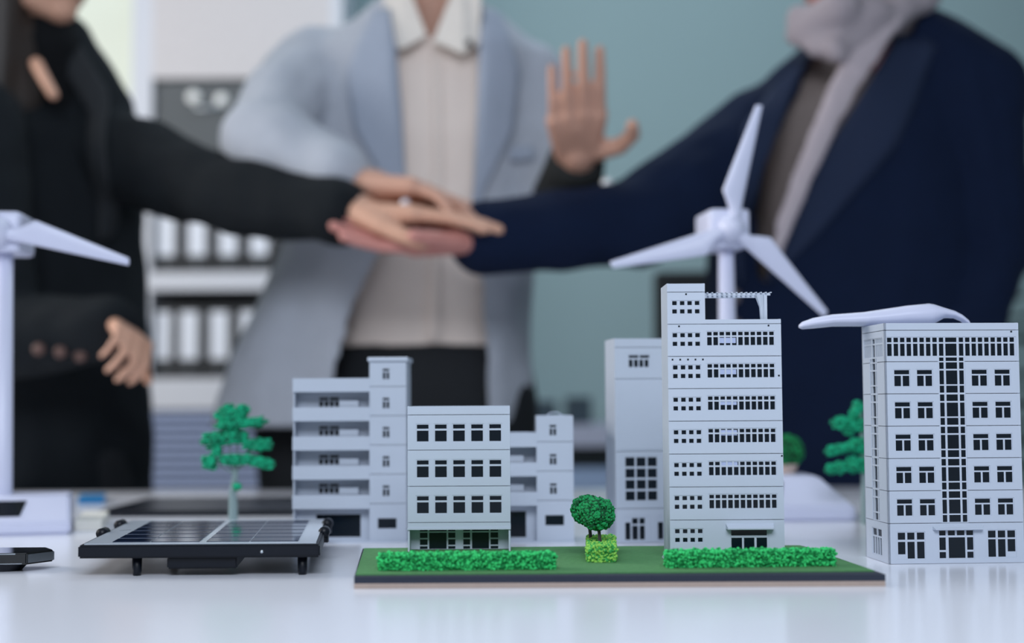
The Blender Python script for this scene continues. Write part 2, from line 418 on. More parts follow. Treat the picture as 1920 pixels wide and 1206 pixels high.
box(b, .0014, W * s - .0014, D - .0014, D, 0, (H - 68) * s); box(b, .0014, TW * s, D - .0014, D, (H - 68) * s, H * s)
box(b, TW * s - .0014, TW * s, .0014, D - .0014, (H - 77) * s, H * s); box(b, .0014, W * s - .0014, .0014, D - .0014, (H - 77) * s, (H - 75) * s)
box(b, .0014, TW * s - .0014, .0014, D - .0014, (H - 9) * s, (H - 7) * s)
obj('shell', b, plastic, B.o)
bb = nb()   # flared foot at the left
vs = [bb.verts.new(p) for p in [(0, .001, 0), (-.0045, .004, 0), (-.0045, .016, 0), (0, .016, 0), (0, .001, .006), (-.0006, .016, .006)]]
for q in ((0, 1, 4), (1, 2, 5, 4), (2, 3, 5), (0, 4, 5, 3), (0, 3, 2, 1)): bb.faces.new([vs[i] for i in q])
obj('foot', bb, plastic, B.o)
pg = empty('pergola', (0, 0, 0)); pg.parent = B.o
b = nb(); box(b, TW * s, 197 * s, .006, .0075, (H - 22.5) * s, (H - 18) * s); box(b, TW * s, 197 * s, .03, .0315, (H - 22.5) * s, (H - 18) * s)
obj('roof_rail', b, plastic, pg)
sl0 = None
for k in range(14):
    x = (76 + 9.2 * k) * s; o = obj('slat', box(nb(), x, x + .0012, .004, .034, (H - 18) * s, (H - 16.4) * s), plastic, pg)
b = nb(); tube(b, [((172 + 9) * s, .006, (H - 70) * s), ((172 + 8) * s, .006, (H - 45) * s), ((172 + 4) * s, .006, (H - 22) * s)], [.0016, .0018, .0034], 8)
box(b, 184 * s, 190 * s, .005, .009, (H - 70) * s, (H - 22) * s); obj('post', b, plastic, pg)

# ---- middle three storey building on the plate
c = G(764.5, 1035, Z1); s = c.y / F; H = 1035 - 764.5
B = Bld('model_building', c, 0, s, H, 'low white model block with three rows of five windows, behind the long left hedge'); W = 191.5; B.D = .036
B.panel('parapet', (0, W, 0, 16.4), [])
sm = [16.4, 82, 149.3, 216.5]
for k in range(3):
    v, v2 = sm[k], sm[k + 1]; wt = 34.6 + 66.7 * k
    cols = [(17.4 + 33.9 * i, 39.2 + 33.9 * i) for i in range(5)]
    B.panel('storey_panel', (0, W, v, v2), [(a - 1.8, d + 1.8, wt - 1.8, wt + 33.4) for a, d in cols])
    for a, d in cols: B.window((a - 1.8, d + 1.8, wt - 1.8, wt + 33.4), [(a, d, wt, wt + 7.7), (a, d, wt + 11.2, wt + 31.4)])
B.panel('band', (0, W, 216.5, 227), []); B.add('overhang', -.6, W + .6, 226.5, 230, -.0006, .030)
B.add('corner_pier', .8, 3.5, 230, H, .0005, .0165); B.add('corner_pier', W - 3.5, W - .8, 230, H, .0005, .0165)
gcols1 = [(20, 34.5), (37.5, 70.5), (73.5, 87)]; gcols2 = [(102, 115), (118.5, 150.5), (153.5, 168)]
rws = [(232, 236.6), (239, 249), (251.5, 262), (264.5, H - 1)]
B.panel('ground_storey_panel', (3.5, W - 3.5, 230, H), [(18, 89, 231.4, H - .8), (100, 170, 231.4, H - .8)], y=.0165)
for gc in (gcols1, gcols2):
    ps = [(gc[0][0], gc[0][1], a, d) for a, d in rws] + [(gc[2][0], gc[2][1], a, d) for a, d in rws] + [(gc[1][0], gc[1][1], 232, 236.6), (gc[1][0], gc[1][1], 239, H - 1)]
    f = B.window((gc[0][0] - 2, gc[2][1] + 2, 231.4, H - .8), ps, y=.0165); f.name = 'door'
B.shell(W, B.D, yf=.0014); 
for o in list(B.o.children):
    if o.name.startswith('shell'):
        pass
# ---- balcony buildings
def balcony_block(c, s, nb_, H, v_roof, cap, label, first_gap_v, blockW=143, towW=69, win_grey=False):
    B = Bld('model_building', c, 0, s, H, label); D = .055; B.D = D; W = blockW + towW
    band, pitch = 25.6, 54.5
    # tower front, storey by storey
    tt = 8 if cap else 0
    vv = [tt] + [v_roof + 16 + pitch * k for k in range(nb_)]
    ww = (blockW + 25, blockW + 37)
    for k in range(nb_):
        a = vv[k]; d = vv[k + 1]
        wv = v_roof - 17 + pitch * k if cap else v_roof - 15 + pitch * k
        q = (ww[0] - 1, ww[1] + 1, wv - 1, wv + 20)
        B.panel('storey_panel', (blockW, W, a, d), [q]); m_ = (ww[0] + ww[1]) / 2
        B.window(q, [(ww[0], ww[1], wv, wv + 4), (ww[0], m_ - 1, wv + 6.4, wv + 19), (m_ + 1, ww[1], wv + 6.4, wv + 19)], single=True)
    a = vv[nb_]
    wv = vv[nb_] + 27
    q = (blockW + 15, blockW + 51, wv, wv + 20)
    B.panel('ground_storey_panel', (blockW, W, a, H), [q])
    B.window(q, [(q[0] + .7, q[1] - .7, q[2] + .7, q[3] - .7)], single=True)
    # balcony fronts
    for k in range(nb_):
        v = v_roof + pitch * k; h = band
        B.add('balcony_front', -.8, blockW, v, v + h, -.0004, .0016); B.add('balcony_floor', 0, blockW, v + h - 4, v + h, .0016, .018)
        # recessed back wall of that gallery
        v2 = v + h; v3 = v_roof + pitch * (k + 1) if k < nb_ - 1 else H
        if k < nb_ - 1:
            q = (43, 82, v2 + 9, v2 + 28.5)
            B.panel('gallery_wall', (0, blockW, v2 - 2, v3 + 2), [q], y=.018)
            B.window(q, [(44, 61, q[2] + 1, q[2] + 6), (64, 81, q[2] + 1, q[2] + 6)] + [(44 + 10 * i, 51 + 10 * i, q[2] + 8.4, q[3] - 1) for i in range(4)], y=.018, single=True)
            B.add('gallery_screen', 84, 120, v2 + 16, v3, .010, .012)
        else:
            q = (40, 124, v2 + 12, H - 8)
            B.panel('garage_wall', (0, blockW, v2 - 2, H), [q], y=.012)
            B.add('garage_door', 40, 124, v2 + 12, H - 8, .0134, .0145, dark_infill)
        B.add('gallery_end', 0, 2.6, v2 - 2, v3 + 2 if k < nb_ - 1 else H, .0018, .018)
    b = nb(); box(b, blockW * s, blockW * s + .0014, .0014, D, 0, (H - tt) * s); box(b, W * s - .0014, W * s, .0014, D, 0, (H - tt) * s)
    box(b, 0, .0014, .0196, D, 0, (H - v_roof) * s); box(b, 0, W * s, D - .0014, D, 0, (H - v_roof) * s)
    box(b, .0014, blockW * s, .0016, D - .0014, (H - v_roof - 7) * s, (H - v_roof - 4) * s)
    box(b, blockW * s, W * s, D - .0014, D, (H - v_roof) * s, (H - tt) * s); box(b, blockW * s + .0014, W * s - .0014, .0014, D - .0014, (H - tt - 5) * s, (H - tt - 2) * s)
    obj('shell', b, plastic, B.o)
    B.add('plinth', -2, W + 1, H - 3.5, H, -.0028, 0)
    if cap: B.add('roof_cap', blockW - 3.5, W + 3.5, 0, 8, -.002, D + .002, None, .0008)
    else:
        b = nb(); pts = [((blockW + 35 + 15 * math.cos(t_)) * s, .012, H * s - .001 + 8.5 * s * math.sin(t_)) for t_ in [math.pi * i / 12 for i in range(13)]]
        tube(b, pts, .0005, 6); box(b, (blockW + 20) * s, (blockW + 50) * s, .0115, .0125, H * s - .0008, H * s + .0004); obj('roof_hoop', b, plastic, B.o)
    return B
c = G(549, 1018.5, T); s = c.y / F
c = V((c.x, max(c.y, 1.262), T)); s = c.y / F; c.x = P(549, 900, c.y).x
BL = balcony_block(c, s, 5, 1018.5 - 673.5, 39, True, 'white five-storey model block with stacked open galleries, leftmost of the buildings', 0)
c = G(862, 1019, T); s = c.y / F
balcony_block(c, s, 3, 1019 - 783, 32.5, False, 'small white gallery model block standing partly behind the low three-row block', 0, blockW=144, towW=69)

# ---- plain tower behind
c = G(1156, 1019, T); s = c.y / F; H = 1019 - 637
B = Bld('model_building', c, math.radians(6), s, H, 'plain white model tower with a square window grid, standing behind the round tree'); W = 140; B.D = .05
B.panel('parapet', (0, W, 0, 17), [])
q = (25, 68, 30, 56)
B.panel('storey_panel', (0, W, 17, 76), [q]); B.window(q, [(27, 45.5, 32, 37), (48, 66, 32, 37)] + [(27 + 10 * i, 34.5 + 10 * i, 40, 54) for i in range(4)], single=True)
B.panel('blank_panel', (0, W, 76, 212), []); B.add('raised_panel', 8, W - 8, 80, 208, -.0005, 0)
q = (16, 80, 220, 307)
B.panel('storey_panel', (0, W, 212, 318), [q])
B.window(q, [(18.5 + 21 * i, 36 + 21 * i, 223 + 21 * j, 240 + 21 * j) for i in range(3) for j in range(4)])
arches = [(14, 66), (76, 128)]
B.panel('ground_storey_panel', (0, W, 318, H), [(a, d, 333, H - 3) for a, d in arches])
for a, d in arches:
    f = B.window((a, d, 333, H - 3), [(a + 3, a + 13, 344, H - 6), (a + 16, a + 27, 350, H - 6), (a + 30, a + 40, 350, H - 6), (a + 16, a + 27, 336, 347), (a + 30, a + 40, 336, 347)], single=True)
    bb = nb()
    for sg, ux in ((1, a), (-1, d)):
        pts = [(ux * s, 333)] + [((ux + sg * (14 - 14 * math.sin(t_))) * s, 333 + 14 - 14 * math.cos(t_)) for t_ in [math.pi / 2 * i / 6 for i in range(7)]]
        fr_ = [bb.verts.new((x, 0.0002, (H - z) * s)) for x, z in pts]; bk = [bb.verts.new((x, .0014, (H - z) * s)) for x, z in pts]
        bb.faces.new(fr_); bb.faces.new(bk[::-1])
        for i in range(len(pts)): bb.faces.new((fr_[i], fr_[(i + 1) % len(pts)], bk[(i + 1) % len(pts)], bk[i]))
    bmesh.ops.recalc_face_normals(bb, faces=bb.faces); obj('arch_corner', bb, plastic, f)
B.shell(W, B.D)

# ------------------------------------------------------------------ foam greenery
def clump(bm, c, r, sub=1, jit=.35):
    bmesh.ops.create_icosphere(bm, subdivisions=sub, radius=1, matrix=Matrix.Translation(c) @ Matrix.Rotation(random.random() * 6, 4, V((random.random(), random.random(), random.random() + .1)).normalized()) @ Matrix.Diagonal((r * random.uniform(1 - jit, 1 + jit), r * random.uniform(1 - jit, 1 + jit), r * random.uniform(1 - jit, 1 + jit), 1)))
def clumps_mesh(name, pts, rr, mm, parent, mdeep=None):
    """pts: list of positions; one small irregular crumb of foam at each"""
    base = nb(); bmesh.ops.create_icosphere(base, subdivisions=1, radius=1)
    bv = [v.co.copy() for v in base.verts]; bf = [[v.index for v in f.verts] for f in base.faces]; base.free()
    vs, fs, mi = [], [], []
    for p in pts:
        r = rr * random.uniform(.6, 1.35); a = [r * random.uniform(.6, 1.3) for _ in range(3)]
        q = Matrix.Rotation(random.random() * 6.28, 3, V((random.random() - .5, random.random() - .5, random.random() - .5)).normalized())
        n0 = len(vs)
        for v in bv:
            k = random.uniform(.75, 1.25); vs.append(tuple(p + q @ V((v.x * a[0] * k, v.y * a[1] * k, v.z * a[2] * k))))
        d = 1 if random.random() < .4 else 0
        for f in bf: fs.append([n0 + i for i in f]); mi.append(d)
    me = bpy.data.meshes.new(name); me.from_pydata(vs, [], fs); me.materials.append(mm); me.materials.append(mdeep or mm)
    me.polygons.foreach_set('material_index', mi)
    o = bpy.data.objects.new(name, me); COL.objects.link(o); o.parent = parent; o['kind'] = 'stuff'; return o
def hedge(pa, pb, depth, h, label, m1, m2, r=.0009, dens=1.0, group=None):
    """block hedge from ground point pa to pb (front edge)"""
    pa, pb = V(pa), V(pb); mid = (pa + pb) / 2; L = (pb - pa).length; yaw = math.atan2(pb.y - pa.y, pb.x - pa.x)
    o = empty('hedge', (mid.x, mid.y, Z1), yaw, label, 'hedge', group)
    b = nb(); box(b, -L / 2 + .0012, L / 2 - .0012, .0012, depth - .0012, 0, h - .001); obj('hedge_core', b, m2, o)
    pts = []
    def lump(x, y, z): return .0019 * noise.noise(V((x * 420, y * 420, z * 420)))
    def add(n, fn):
        for _ in range(int(n * dens)): pts.append(fn())
    k = 1 / (r * r) * .62
    def front():
        x = random.uniform(-L / 2, L / 2); z = random.uniform(.0003, h); e = max(0, abs(x) - L / 2 + .003); return V((x, lump(x, 0, z) + e * .35 + max(0, z - h + .002) * .5, z))
    def topf():
        x = random.uniform(-L / 2, L / 2); y = random.uniform(0, depth); return V((x, y, h + lump(x, y, h) - .0003))
    def end(sg):
        def g():
            y = random.uniform(0, depth); z = random.uniform(0, h); return V((sg * (L / 2 + lump(1, y, z)), y, z))
        return g
    add(L * h * k, front); add(L * depth * k * .8, topf); add(depth * h * k, end(1)); add(depth * h * k, end(-1)); add(L * h * k * .5, lambda: front() + V((0, depth, 0)))
    clumps_mesh('foam_leaves', pts, r, m1, o, m2); return o
a = G(711, 1071, Z1); bq = G(1040, 1068.5, Z1)
hedge(a, bq, .014, (1071 - 1041) * a.y / F, 'long green foam hedge in front of the low three-row block', green1, green1d)
a = G(1253, 1066, Z1); bq = G(1567, 1062, Z1)
hedge(a, bq, .014, (1066 - 1036) * a.y / F, 'long green foam hedge in front of the tall pergola tower block', green1, green1d)
a = G(1102, 1055, Z1); bq = G(1154, 1055, Z1)
hd = hedge(a, bq, .088, (1055 - 1026) * a.y / F, 'short lime-green foam hedge block under the round trees', green2, green2d)
def topiary(px, py, R, Y, base_px, label, m1=green3, m2=green3d, lean=0, trunk_m=None):
    c = P(px, py, Y); zb = Z1 + .0098
    g = P(base_px, 1000, Y); o = empty('round_tree', (g.x, Y, zb), 0, label, 'tree')
    off = c - o.location
    b = nb(); tube(b, [(0, 0, 0), (off.x * .4, 0, off.z * .45), (off.x, 0, off.z)], [.0014, .0012, .0009], 7)
    for k in range(6):
        an = k * 1.05; tube(b, [(off.x * .7, 0, off.z * .7), tuple(off + V((math.cos(an), math.sin(an), .1)) * R * .6)], [.0007, .0003], 5)
    obj('trunk', b, mat('dark_bark', (60, 52, 58), .8), o)
    b = nb(); bmesh.ops.create_icosphere(b, subdivisions=3, radius=R * .84, matrix=Matrix.Translation(off) @ Matrix.Diagonal((1, 1, .93, 1))); 
    for v in b.verts: v.co += (v.co - off).normalized() * .0018 * noise.noise(v.co * 300)
    obj('crown_core', b, m2, o)
    pts = []
    for _ in range(1500):
        d = V((random.gauss(0, 1), random.gauss(0, 1), random.gauss(0, 1))).normalized(); rr = R * (.92 + .16 * noise.noise(d * 4 + V((px, 0, 0))))
        pts.append(off + V((d.x * rr, d.y * rr, d.z * rr * .92)))
    clumps_mesh('foam_leaves', pts, .0011, m1, o, m2); return o
topiary(1120, 964, .0128, 1.048, 1125, 'dark green ball-shaped tree, the nearer of two on the lime hedge')
topiary(1101, 957, .0122, 1.078, 1108, 'dark green ball-shaped tree, the farther of two on the lime hedge')

def pads(o, lst, m1, m2, r=.0013, dens=1):
    """flat foam branches: (from, to, radius, thickness)"""
    for A, Bq, ra, rb, th in lst:
        A, Bq = V(A), V(Bq); pts = []; b = nb(); L = (Bq - A).length; d = (Bq - A).normalized(); sd = d.cross(V((0, 0, 1))).normalized() if abs(d.z) < .95 else V((1, 0, 0)); nn = sd.cross(d)
        for i in range(5):
            t_ = i / 4; q = A.lerp(Bq, t_); rr = ra + (rb - ra) * t_
            M3 = Matrix((d, sd, nn)).transposed()
            ball(b, q, L * .18, rr * .8, th * .7, M3, 1)
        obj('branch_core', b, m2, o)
        n = int(280 * dens * (L / .03 + .5))
        for _ in range(n):
            t_ = random.random(); q = A.lerp(Bq, t_); rr = ra + (rb - ra) * t_; an = random.random() * 6.283
            wob = 1 + .35 * noise.noise(q * 260)
            pts.append(q + sd * (rr * math.cos(an) * wob) + nn * (th * math.sin(an) * wob) + d * random.uniform(-.0015, .0015))
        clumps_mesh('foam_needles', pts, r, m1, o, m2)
def pine(name, gpt, pxs, Y, label, trunk_pts, scale=1):
    o = empty(name, gpt, 0, label, 'tree')
    b = nb(); tp = [P(x, y, Y) - gpt for x, y in trunk_pts]
    tube(b, [V((tp[0].x, 0, 0))] + tp, [.0048, .0044, .0038, .0030, .0018][:len(tp) + 1], 9)
    for (x, y, dy) in [(395, 858, .0), (470, 855, .0), (408, 832, .006), (480, 836, -.006), (425, 790, 0), (450, 800, .01)]:
        if name == 'layered_tree':
            q = P(x, y, Y + dy) - gpt; s0 = P(438, 888, Y) - gpt
            tube(b, [s0, s0.lerp(q, .5) + V((0, 0, -.002)), q], [.0009, .0007, .0004], 5)
    obj('trunk', b, mat('grey_green_bark', (128, 148, 150), .8, scale=200), o)
    L = []
    for (x0, y0, x1, y1, ra, rb, th, dy) in pxs:
        L.append((P(x0, y0, Y + dy) - gpt, P(x1, y1, Y + dy) - gpt, ra * 1.25, rb * 1.2, th * 1.15))
    pads(o, L, green4, green4d); return o
Yt = 1.36
g = P(437, 1000, Yt); g.z = T
pine('layered_tree', g, [
    (434, 788, 424, 762, .008, .006, .006, 0), (448, 788, 458, 762, .007, .005, .005, .003), (418, 788, 406, 777, .004, .003, .0026, 0),
    (412, 799, 492, 791, .010, .006, .0036, 0), (385, 828, 450, 818, .009, .011, .0056, 0), (440, 818, 462, 822, .008, .006, .004, .004),
    (463, 836, 506, 833, .006, .004, .004, 0), (402, 846, 412, 846, .004, .004, .0035, -.004), (382, 867, 404, 866, .007, .007, .0055, 0),
    (416, 862, 468, 862, .006, .008, .0036, -.004), (468, 862, 510, 872, .007, .004, .0036, 0), (444, 910, 446, 916, .0015, .0015, .002, -.003)],
    Yt, 'green layered foam tree on a grey trunk behind the solar panel', [(437, 950), (436, 925), (441, 890), (440, 860)])
Yr = 1.42
g = P(1622, 1000, Yr); g.z = T
pine('conifer_tree', g, [
    (1600, 765, 1612, 770, .006, .006, .006, 0), (1565, 792, 1625, 798, .003, .008, .005, 0), (1590, 800, 1600, 806, .005, .006, .006, .004),
    (1552, 846, 1600, 838, .003, .006, .0036, 0), (1598, 836, 1625, 836, .006, .008, .006, 0), (1553, 881, 1600, 872, .004, .007, .004, 0), (1595, 872, 1630, 872, .008, .008, .006, 0), (1612, 1013, 1614, 1017, .0025, .0025, .003, -.1)],
    Yr, 'green layered foam tree peeking out behind the left side of the right building', [(1622, 950), (1622, 900), (1618, 830), (1614, 770)])

# ------------------------------------------------------------------ solar panel model
pY0, pY1 = 1.015, 1.238
zt = .0225
a = P(146, 1021, pY0); x0 = a.x; a = P(600, 1019, pY0); x1 = a.x
xr0 = P(244, 976, pY1).x; xr1 = P(617, 972, pY1).x
sp = empty('solar_panel_model', ((x0 + x1) / 2, pY0, T), 0, 'small black-framed solar panel standing on short legs on the white table', 'solar panel')
ox = sp.location.x
def skew(y, u):   # u in 0..1 across, y absolute depth
    k = (y - pY0) / (pY1 - pY0); a_ = x0 + (xr0 - x0) * k; b_ = x1 + (xr1 - x1) * k
    return a_ + (b_ - a_) * u - ox
def sq(name, u0, u1, k0, k1, z0, z1, m, parent=sp, bev=0):
    b = nb(); ys = [pY0 + (pY1 - pY0) * k for k in (k0, k1)]
    pts = [(skew(ys[0], u0), ys[0]), (skew(ys[0], u1), ys[0]), (skew(ys[1], u1), ys[1]), (skew(ys[1], u0), ys[1])]
    lo = [b.verts.new((x, y - pY0, z0)) for x, y in pts]; hi = [b.verts.new((x, y - pY0, z1)) for x, y in pts]
    b.faces.new(lo[::-1]); b.faces.new(hi)
    for i in range(4): b.faces.new((lo[i], lo[(i + 1) % 4], hi[(i + 1) % 4], hi[i]))
    if bev: bmesh.ops.bevel(b, geom=list(b.edges), offset=bev, segments=2, affect='EDGES')
    return obj(name, b, m, parent)
sq('frame', 0, 1, 0, 1, zt - .0092, zt, black_pl, bev=.0012)
sheet = mat('panel_white_backing', (205, 215, 228), .12, var=.02)
sq('backing_sheet', .018, .982, .03, .975, zt, zt + .0006, sheet)
cellm = mat('solar_cell', (18, 34, 62), .07, var=.25, scale=120, spec=.7)
spans = [(.125, .283), (.288, .49), (.52, .70), (.705, .905)]
for i, (u0, u1) in enumerate(spans):
    for j in range(6):
        k0 = .075 + j * .142
        sq('solar_cell', u0, u1, k0, k0 + .116, zt + .0006, zt + .0010, cellm)
sq('battery_box', .365, .655, .02, .5, .0052, zt - .009, black_pl, bev=.001)
for u, k in ((.235, .05), (.925, .05), (.235, .93), (.925, .93)):
    y = pY0 + (pY1 - pY0) * k; b = nb(); tube(b, [(skew(y, u), y - pY0, 0), (skew(y, u), y - pY0, .003), (skew(y, u), y - pY0, zt - .009)], [.0028, .0034, .0036], 12); obj('leg', b, black_pl, sp, True)
for u, k in ((-.003, .45), (-.003, .80), (1.0, .45), (1.0, .8)):
    y = pY0 + (pY1 - pY0) * k; b = nb(); tube(b, [(skew(y, u), y - pY0 - .006, zt), (skew(y, u), y - pY0 + .006, zt)], .0042, 12); box(b, skew(y, u) - .003, skew(y, u) + .003, y - pY0 - .004, y - pY0 + .004, zt - .008, zt); obj('knob', b, black_pl, sp, True)
b = nb(); y = 0; bmesh.ops.create_icosphere(b, subdivisions=2, radius=.0014, matrix=Matrix.Translation(V((skew(pY0, .76), -.0001, zt - .005)))); obj('screw', b, silver, sp, True)
# tiny marks near the left edge of the sheet
b = nb()
for k in range(4):
    y = pY0 + .108 + k * .002; box(b, skew(y, .06) + k * .002, skew(y, .06) + k * .002 + .001, y - pY0, y - pY0 + .006, zt + .0006, zt + .0009)
o = obj('printed_mark', b, silver, sp); o['kind'] = 'stuff'

# ------------------------------------------------------------------ black gadget lower left
c = G(20, 1074, T)
g = empty('black_gadget', c, 0, 'glossy black gadget with a chamfered silver side at the left edge of the table', 'device')
sg = c.y / F
b = nb(); pts = [(-90, -2), (-10, 0), (28, 3), (60, 60), (30, 110), (-90, 110)]
lo = [b.verts.new((x * sg, y * sg, 14 * sg)) for x, y in pts]; hi = [b.verts.new((x * sg, y * sg, 36 * sg)) for x, y in pts]
b.faces.new(lo[::-1]); b.faces.new(hi)
for i in range(6): b.faces.new((lo[i], lo[(i + 1) % 6], hi[(i + 1) % 6], hi[i]))
bmesh.ops.bevel(b, geom=list(b.edges), offset=.0008, segments=2, affect='EDGES'); obj('casing', b, black_gl, g)
b = nb(); q = [(29.5, 3.5), (60.5, 60)]
vs = [b.verts.new((x * sg + .0004, y * sg, z * sg)) for x, y in q for z in (17, 33)]; f = b.faces.new((vs[0], vs[2], vs[3], vs[1])); bmesh.ops.solidify(b, geom=[f], thickness=.0004); obj('side_plate', b, silver, g)
b = nb(); tube(b, [(-30 * sg, 45 * sg, 0), (-30 * sg, 45 * sg, 14.5 * sg)], [34 * sg, 48 * sg], 20); obj('foot', b, black_pl, g)
b = nb(); tube(b, [(-90 * sg, -2.8 * sg, 34 * sg), (-10 * sg, -.8 * sg, 34 * sg), (8 * sg, .6 * sg, 34 * sg)], .0004, 5); tube(b, [(-90 * sg, -2.6 * sg, 16 * sg), (-10 * sg, -.7 * sg, 16 * sg), (20 * sg, 1.8 * sg, 16 * sg)], .0003, 5)
o = obj('chrome_trim', b, silver, g)

# ------------------------------------------------------------------ wind turbines
def blade_mesh(L, w0, w1, wt, root, thick):
    """blade along +z, chord x, from the hub"""
    b = nb(); rings = []
    prof = [(0.0, root, root, 0), (.10, root, root, 0), (.15, root * 1.15, root * .9, 4), (.21, w0 * .78, thick * 1.2, 12), (.27, w0, thick * 1.1, 12), (.45, w0 + (w1 - w0) * .42, thick * .9, 9), (.7, w1, thick * .65, 6), (.94, wt * 1.15, thick * .45, 4), (.99, wt, thick * .35, 4), (1.0, wt * .5, thick * .15, 4)]
    for t_, wv, th, tw in prof:
        a = math.radians(tw); ring = []
        for k in range(14):
            an = 2 * math.pi * k / 14; x = .5 * wv * math.cos(an) + -(wv - root) * .5; y = .5 * th * math.sin(an)
            ring.append(b.verts.new((x * math.cos(a) - y * math.sin(a), x * math.sin(a) + y * math.cos(a), t_ * L)))
        rings.append(ring)
    for p, q in zip(rings, rings[1:]):
        for k in range(14): b.faces.new((p[k], p[(k + 1) % 14], q[(k + 1) % 14], q[k]))
    b.faces.new(rings[0][::-1]); b.faces.new(rings[-1]); bmesh.ops.recalc_face_normals(b, faces=b.faces)
    return b
def turbine(hub_px, Y, base, label, angles, yaw, k=1.0, bw=(.07, .09), slope=(.045, .02), bh=.04, basedx=0, byaw=0):
    hub = P(hub_px[0], hub_px[1], Y)
    o = empty('wind_turbine', (hub.x, Y, T), 0, label, 'wind turbine')
    h = hub.z - T; top, bot = bw
    b = nb(); y0, y1 = -slope[0] - slope[1], .05
    v = [(-bot, y0, 0), (bot, y0, 0), (bot, y1, 0), (-bot, y1, 0), (-bot, y0, bh * .35), (bot, y0, bh * .35), (top, y0 + slope[0], bh), (-top, y0 + slope[0], bh), (top, y1, bh), (-top, y1, bh)]
    vs = [b.verts.new((x + basedx, y, z)) for x, y, z in v]
    for q in ((0, 3, 2, 1), (0, 1, 5, 4), (4, 5, 6, 7), (7, 6, 8, 9), (1, 2, 8, 6, 5), (0, 4, 7, 9, 3), (2, 3, 9, 8)): b.faces.new([vs[i] for i in q])
    bmesh.ops.bevel(b, geom=list(b.edges), offset=.0025, segments=3, affect='EDGES'); bs = obj('base', b, plastic2, o); bs.rotation_euler.z = byaw
    # dark cell let into the sloping front
    b = nb(); n_ = V((0, -bh * .65, slope[0])).normalized()
    p0 = V((basedx, y0, bh * .35)); p1 = V((basedx, y0 + slope[0], bh)); q0 = p0.lerp(p1, .22) + n_ * .0006; q1 = p0.lerp(p1, .80) + n_ * .0006
    hw0, hw1 = bot * .36, bot * .42
    vs = [b.verts.new(q0 + V((-hw0, 0, 0))), b.verts.new(q0 + V((hw0, 0, 0))), b.verts.new(q1 + V((hw1, 0, 0))), b.verts.new(q1 + V((-hw1, 0, 0)))]
    f = b.faces.new(vs); bmesh.ops.solidify(b, geom=[f], thickness=.0008); obj('solar_window', b, dark_infill, o).rotation_euler.z = byaw
    b = nb(); tube(b, [(0, .012, bh * .6), (0, .012, bh * 1.05), (0, .012, h)], [.013 * k, .0112 * k, .0082 * k], 22); obj('tower', b, plastic2, o, True)
    # nacelle
    R = Matrix.Rotation(yaw, 4, 'Z')
    b = nb(); box(b, -.0225 * k, .0225 * k, -.012, .055, -.021 * k, .0215 * k, .0055); b.transform(Matrix.Translation(V((0, 0, h + .001))) @ R)
    obj('nacelle', b, plastic2, o, True)
    b = nb(); tube(b, [(0, -.011, 0), (0, -.016, 0), (0, -.024, 0), (0, -.030, 0), (0, -.033, 0)], [.0155 * k, .016 * k, .0125 * k, .007 * k, .001], 22); b.transform(Matrix.Translation(V((0, 0, h))) @ R)
    hb = obj('hub', b, plastic2, o, True)
    for an in angles:
        b = blade_mesh(.139 * k, .0262 * k, .0150 * k, .0078 * k, .0125 * k, .0075 * k)
        b.transform(Matrix.Translation(V((0, 0, h))) @ R @ Matrix.Translation(V((0, -.018, 0))) @ Matrix.Rotation(an, 4, 'Y'))
        obj('blade', b, plastic2, o, True)
    return o
# angles: clockwise from up as seen by the viewer
turbine((1364, 432), 1.52, None, 'white model wind turbine behind the tallest block, all three blades in view', [math.radians(12.5), math.radians(131), math.radians(252)], math.radians(7), k=.985, bw=(.088, .117), bh=.044)
turbine((2, 438), 1.40, None, 'white model wind turbine cut by the left frame edge, one blade pointing right', [math.radians(102), math.radians(222), math.radians(-14)], math.radians(6), k=.94, bw=(.069, .072), bh=.035, slope=(.04, .02), byaw=math.radians(14))
# loose blade lying over the roof
z_r = roofB6
secs_ = [(1498, 616, 6, .002), (1504, 614.5, 14, .005), (1525, 610, 20, .009), (1560, 605, 23, .010), (1620, 603, 28, .0105), (1700, 596, 38, .011), (1742, 594, 42, .011), (1752, 592.5, 36, .010), (1770, 590.5, 20, .0075), (1788, 593.5, 15, .0065), (1802, 600, 14, .006), (1814, 609, 13, .0055), (1820, 616, 8, .003)]
Yb = 1.118; b = nb(); rings = []
o0 = P(1660, 616, Yb)
for px_, py_, hh, dd in secs_:
    q = P(px_, py_, Yb) - o0; ring = []
    for k in range(12):
        an = 2 * math.pi * k / 12; ring.append(b.verts.new((q.x, dd * math.copysign(abs(math.cos(an)) ** 1.15, math.cos(an)), max(q.z + hh / 2 * Yb / F * math.copysign(abs(math.sin(an)) ** 1.15, math.sin(an)), 0 if px_ > 1606 else -.003))))
    rings.append(ring)
for p, q in zip(rings, rings[1:]):
    for k in range(12): b.faces.new((p[k], p[(k + 1) % 12], q[(k + 1) % 12], q[k]))
b.faces.new(rings[0][::-1]); b.faces.new(rings[-1]); bmesh.ops.recalc_face_normals(b, faces=b.faces)
lb = obj('loose_blade', b, plastic2, None, True); lb.location = (o0.x, Yb, roofB6)
tag(lb, 'loose white rotor blade lying across the roof of the right building', 'blade')

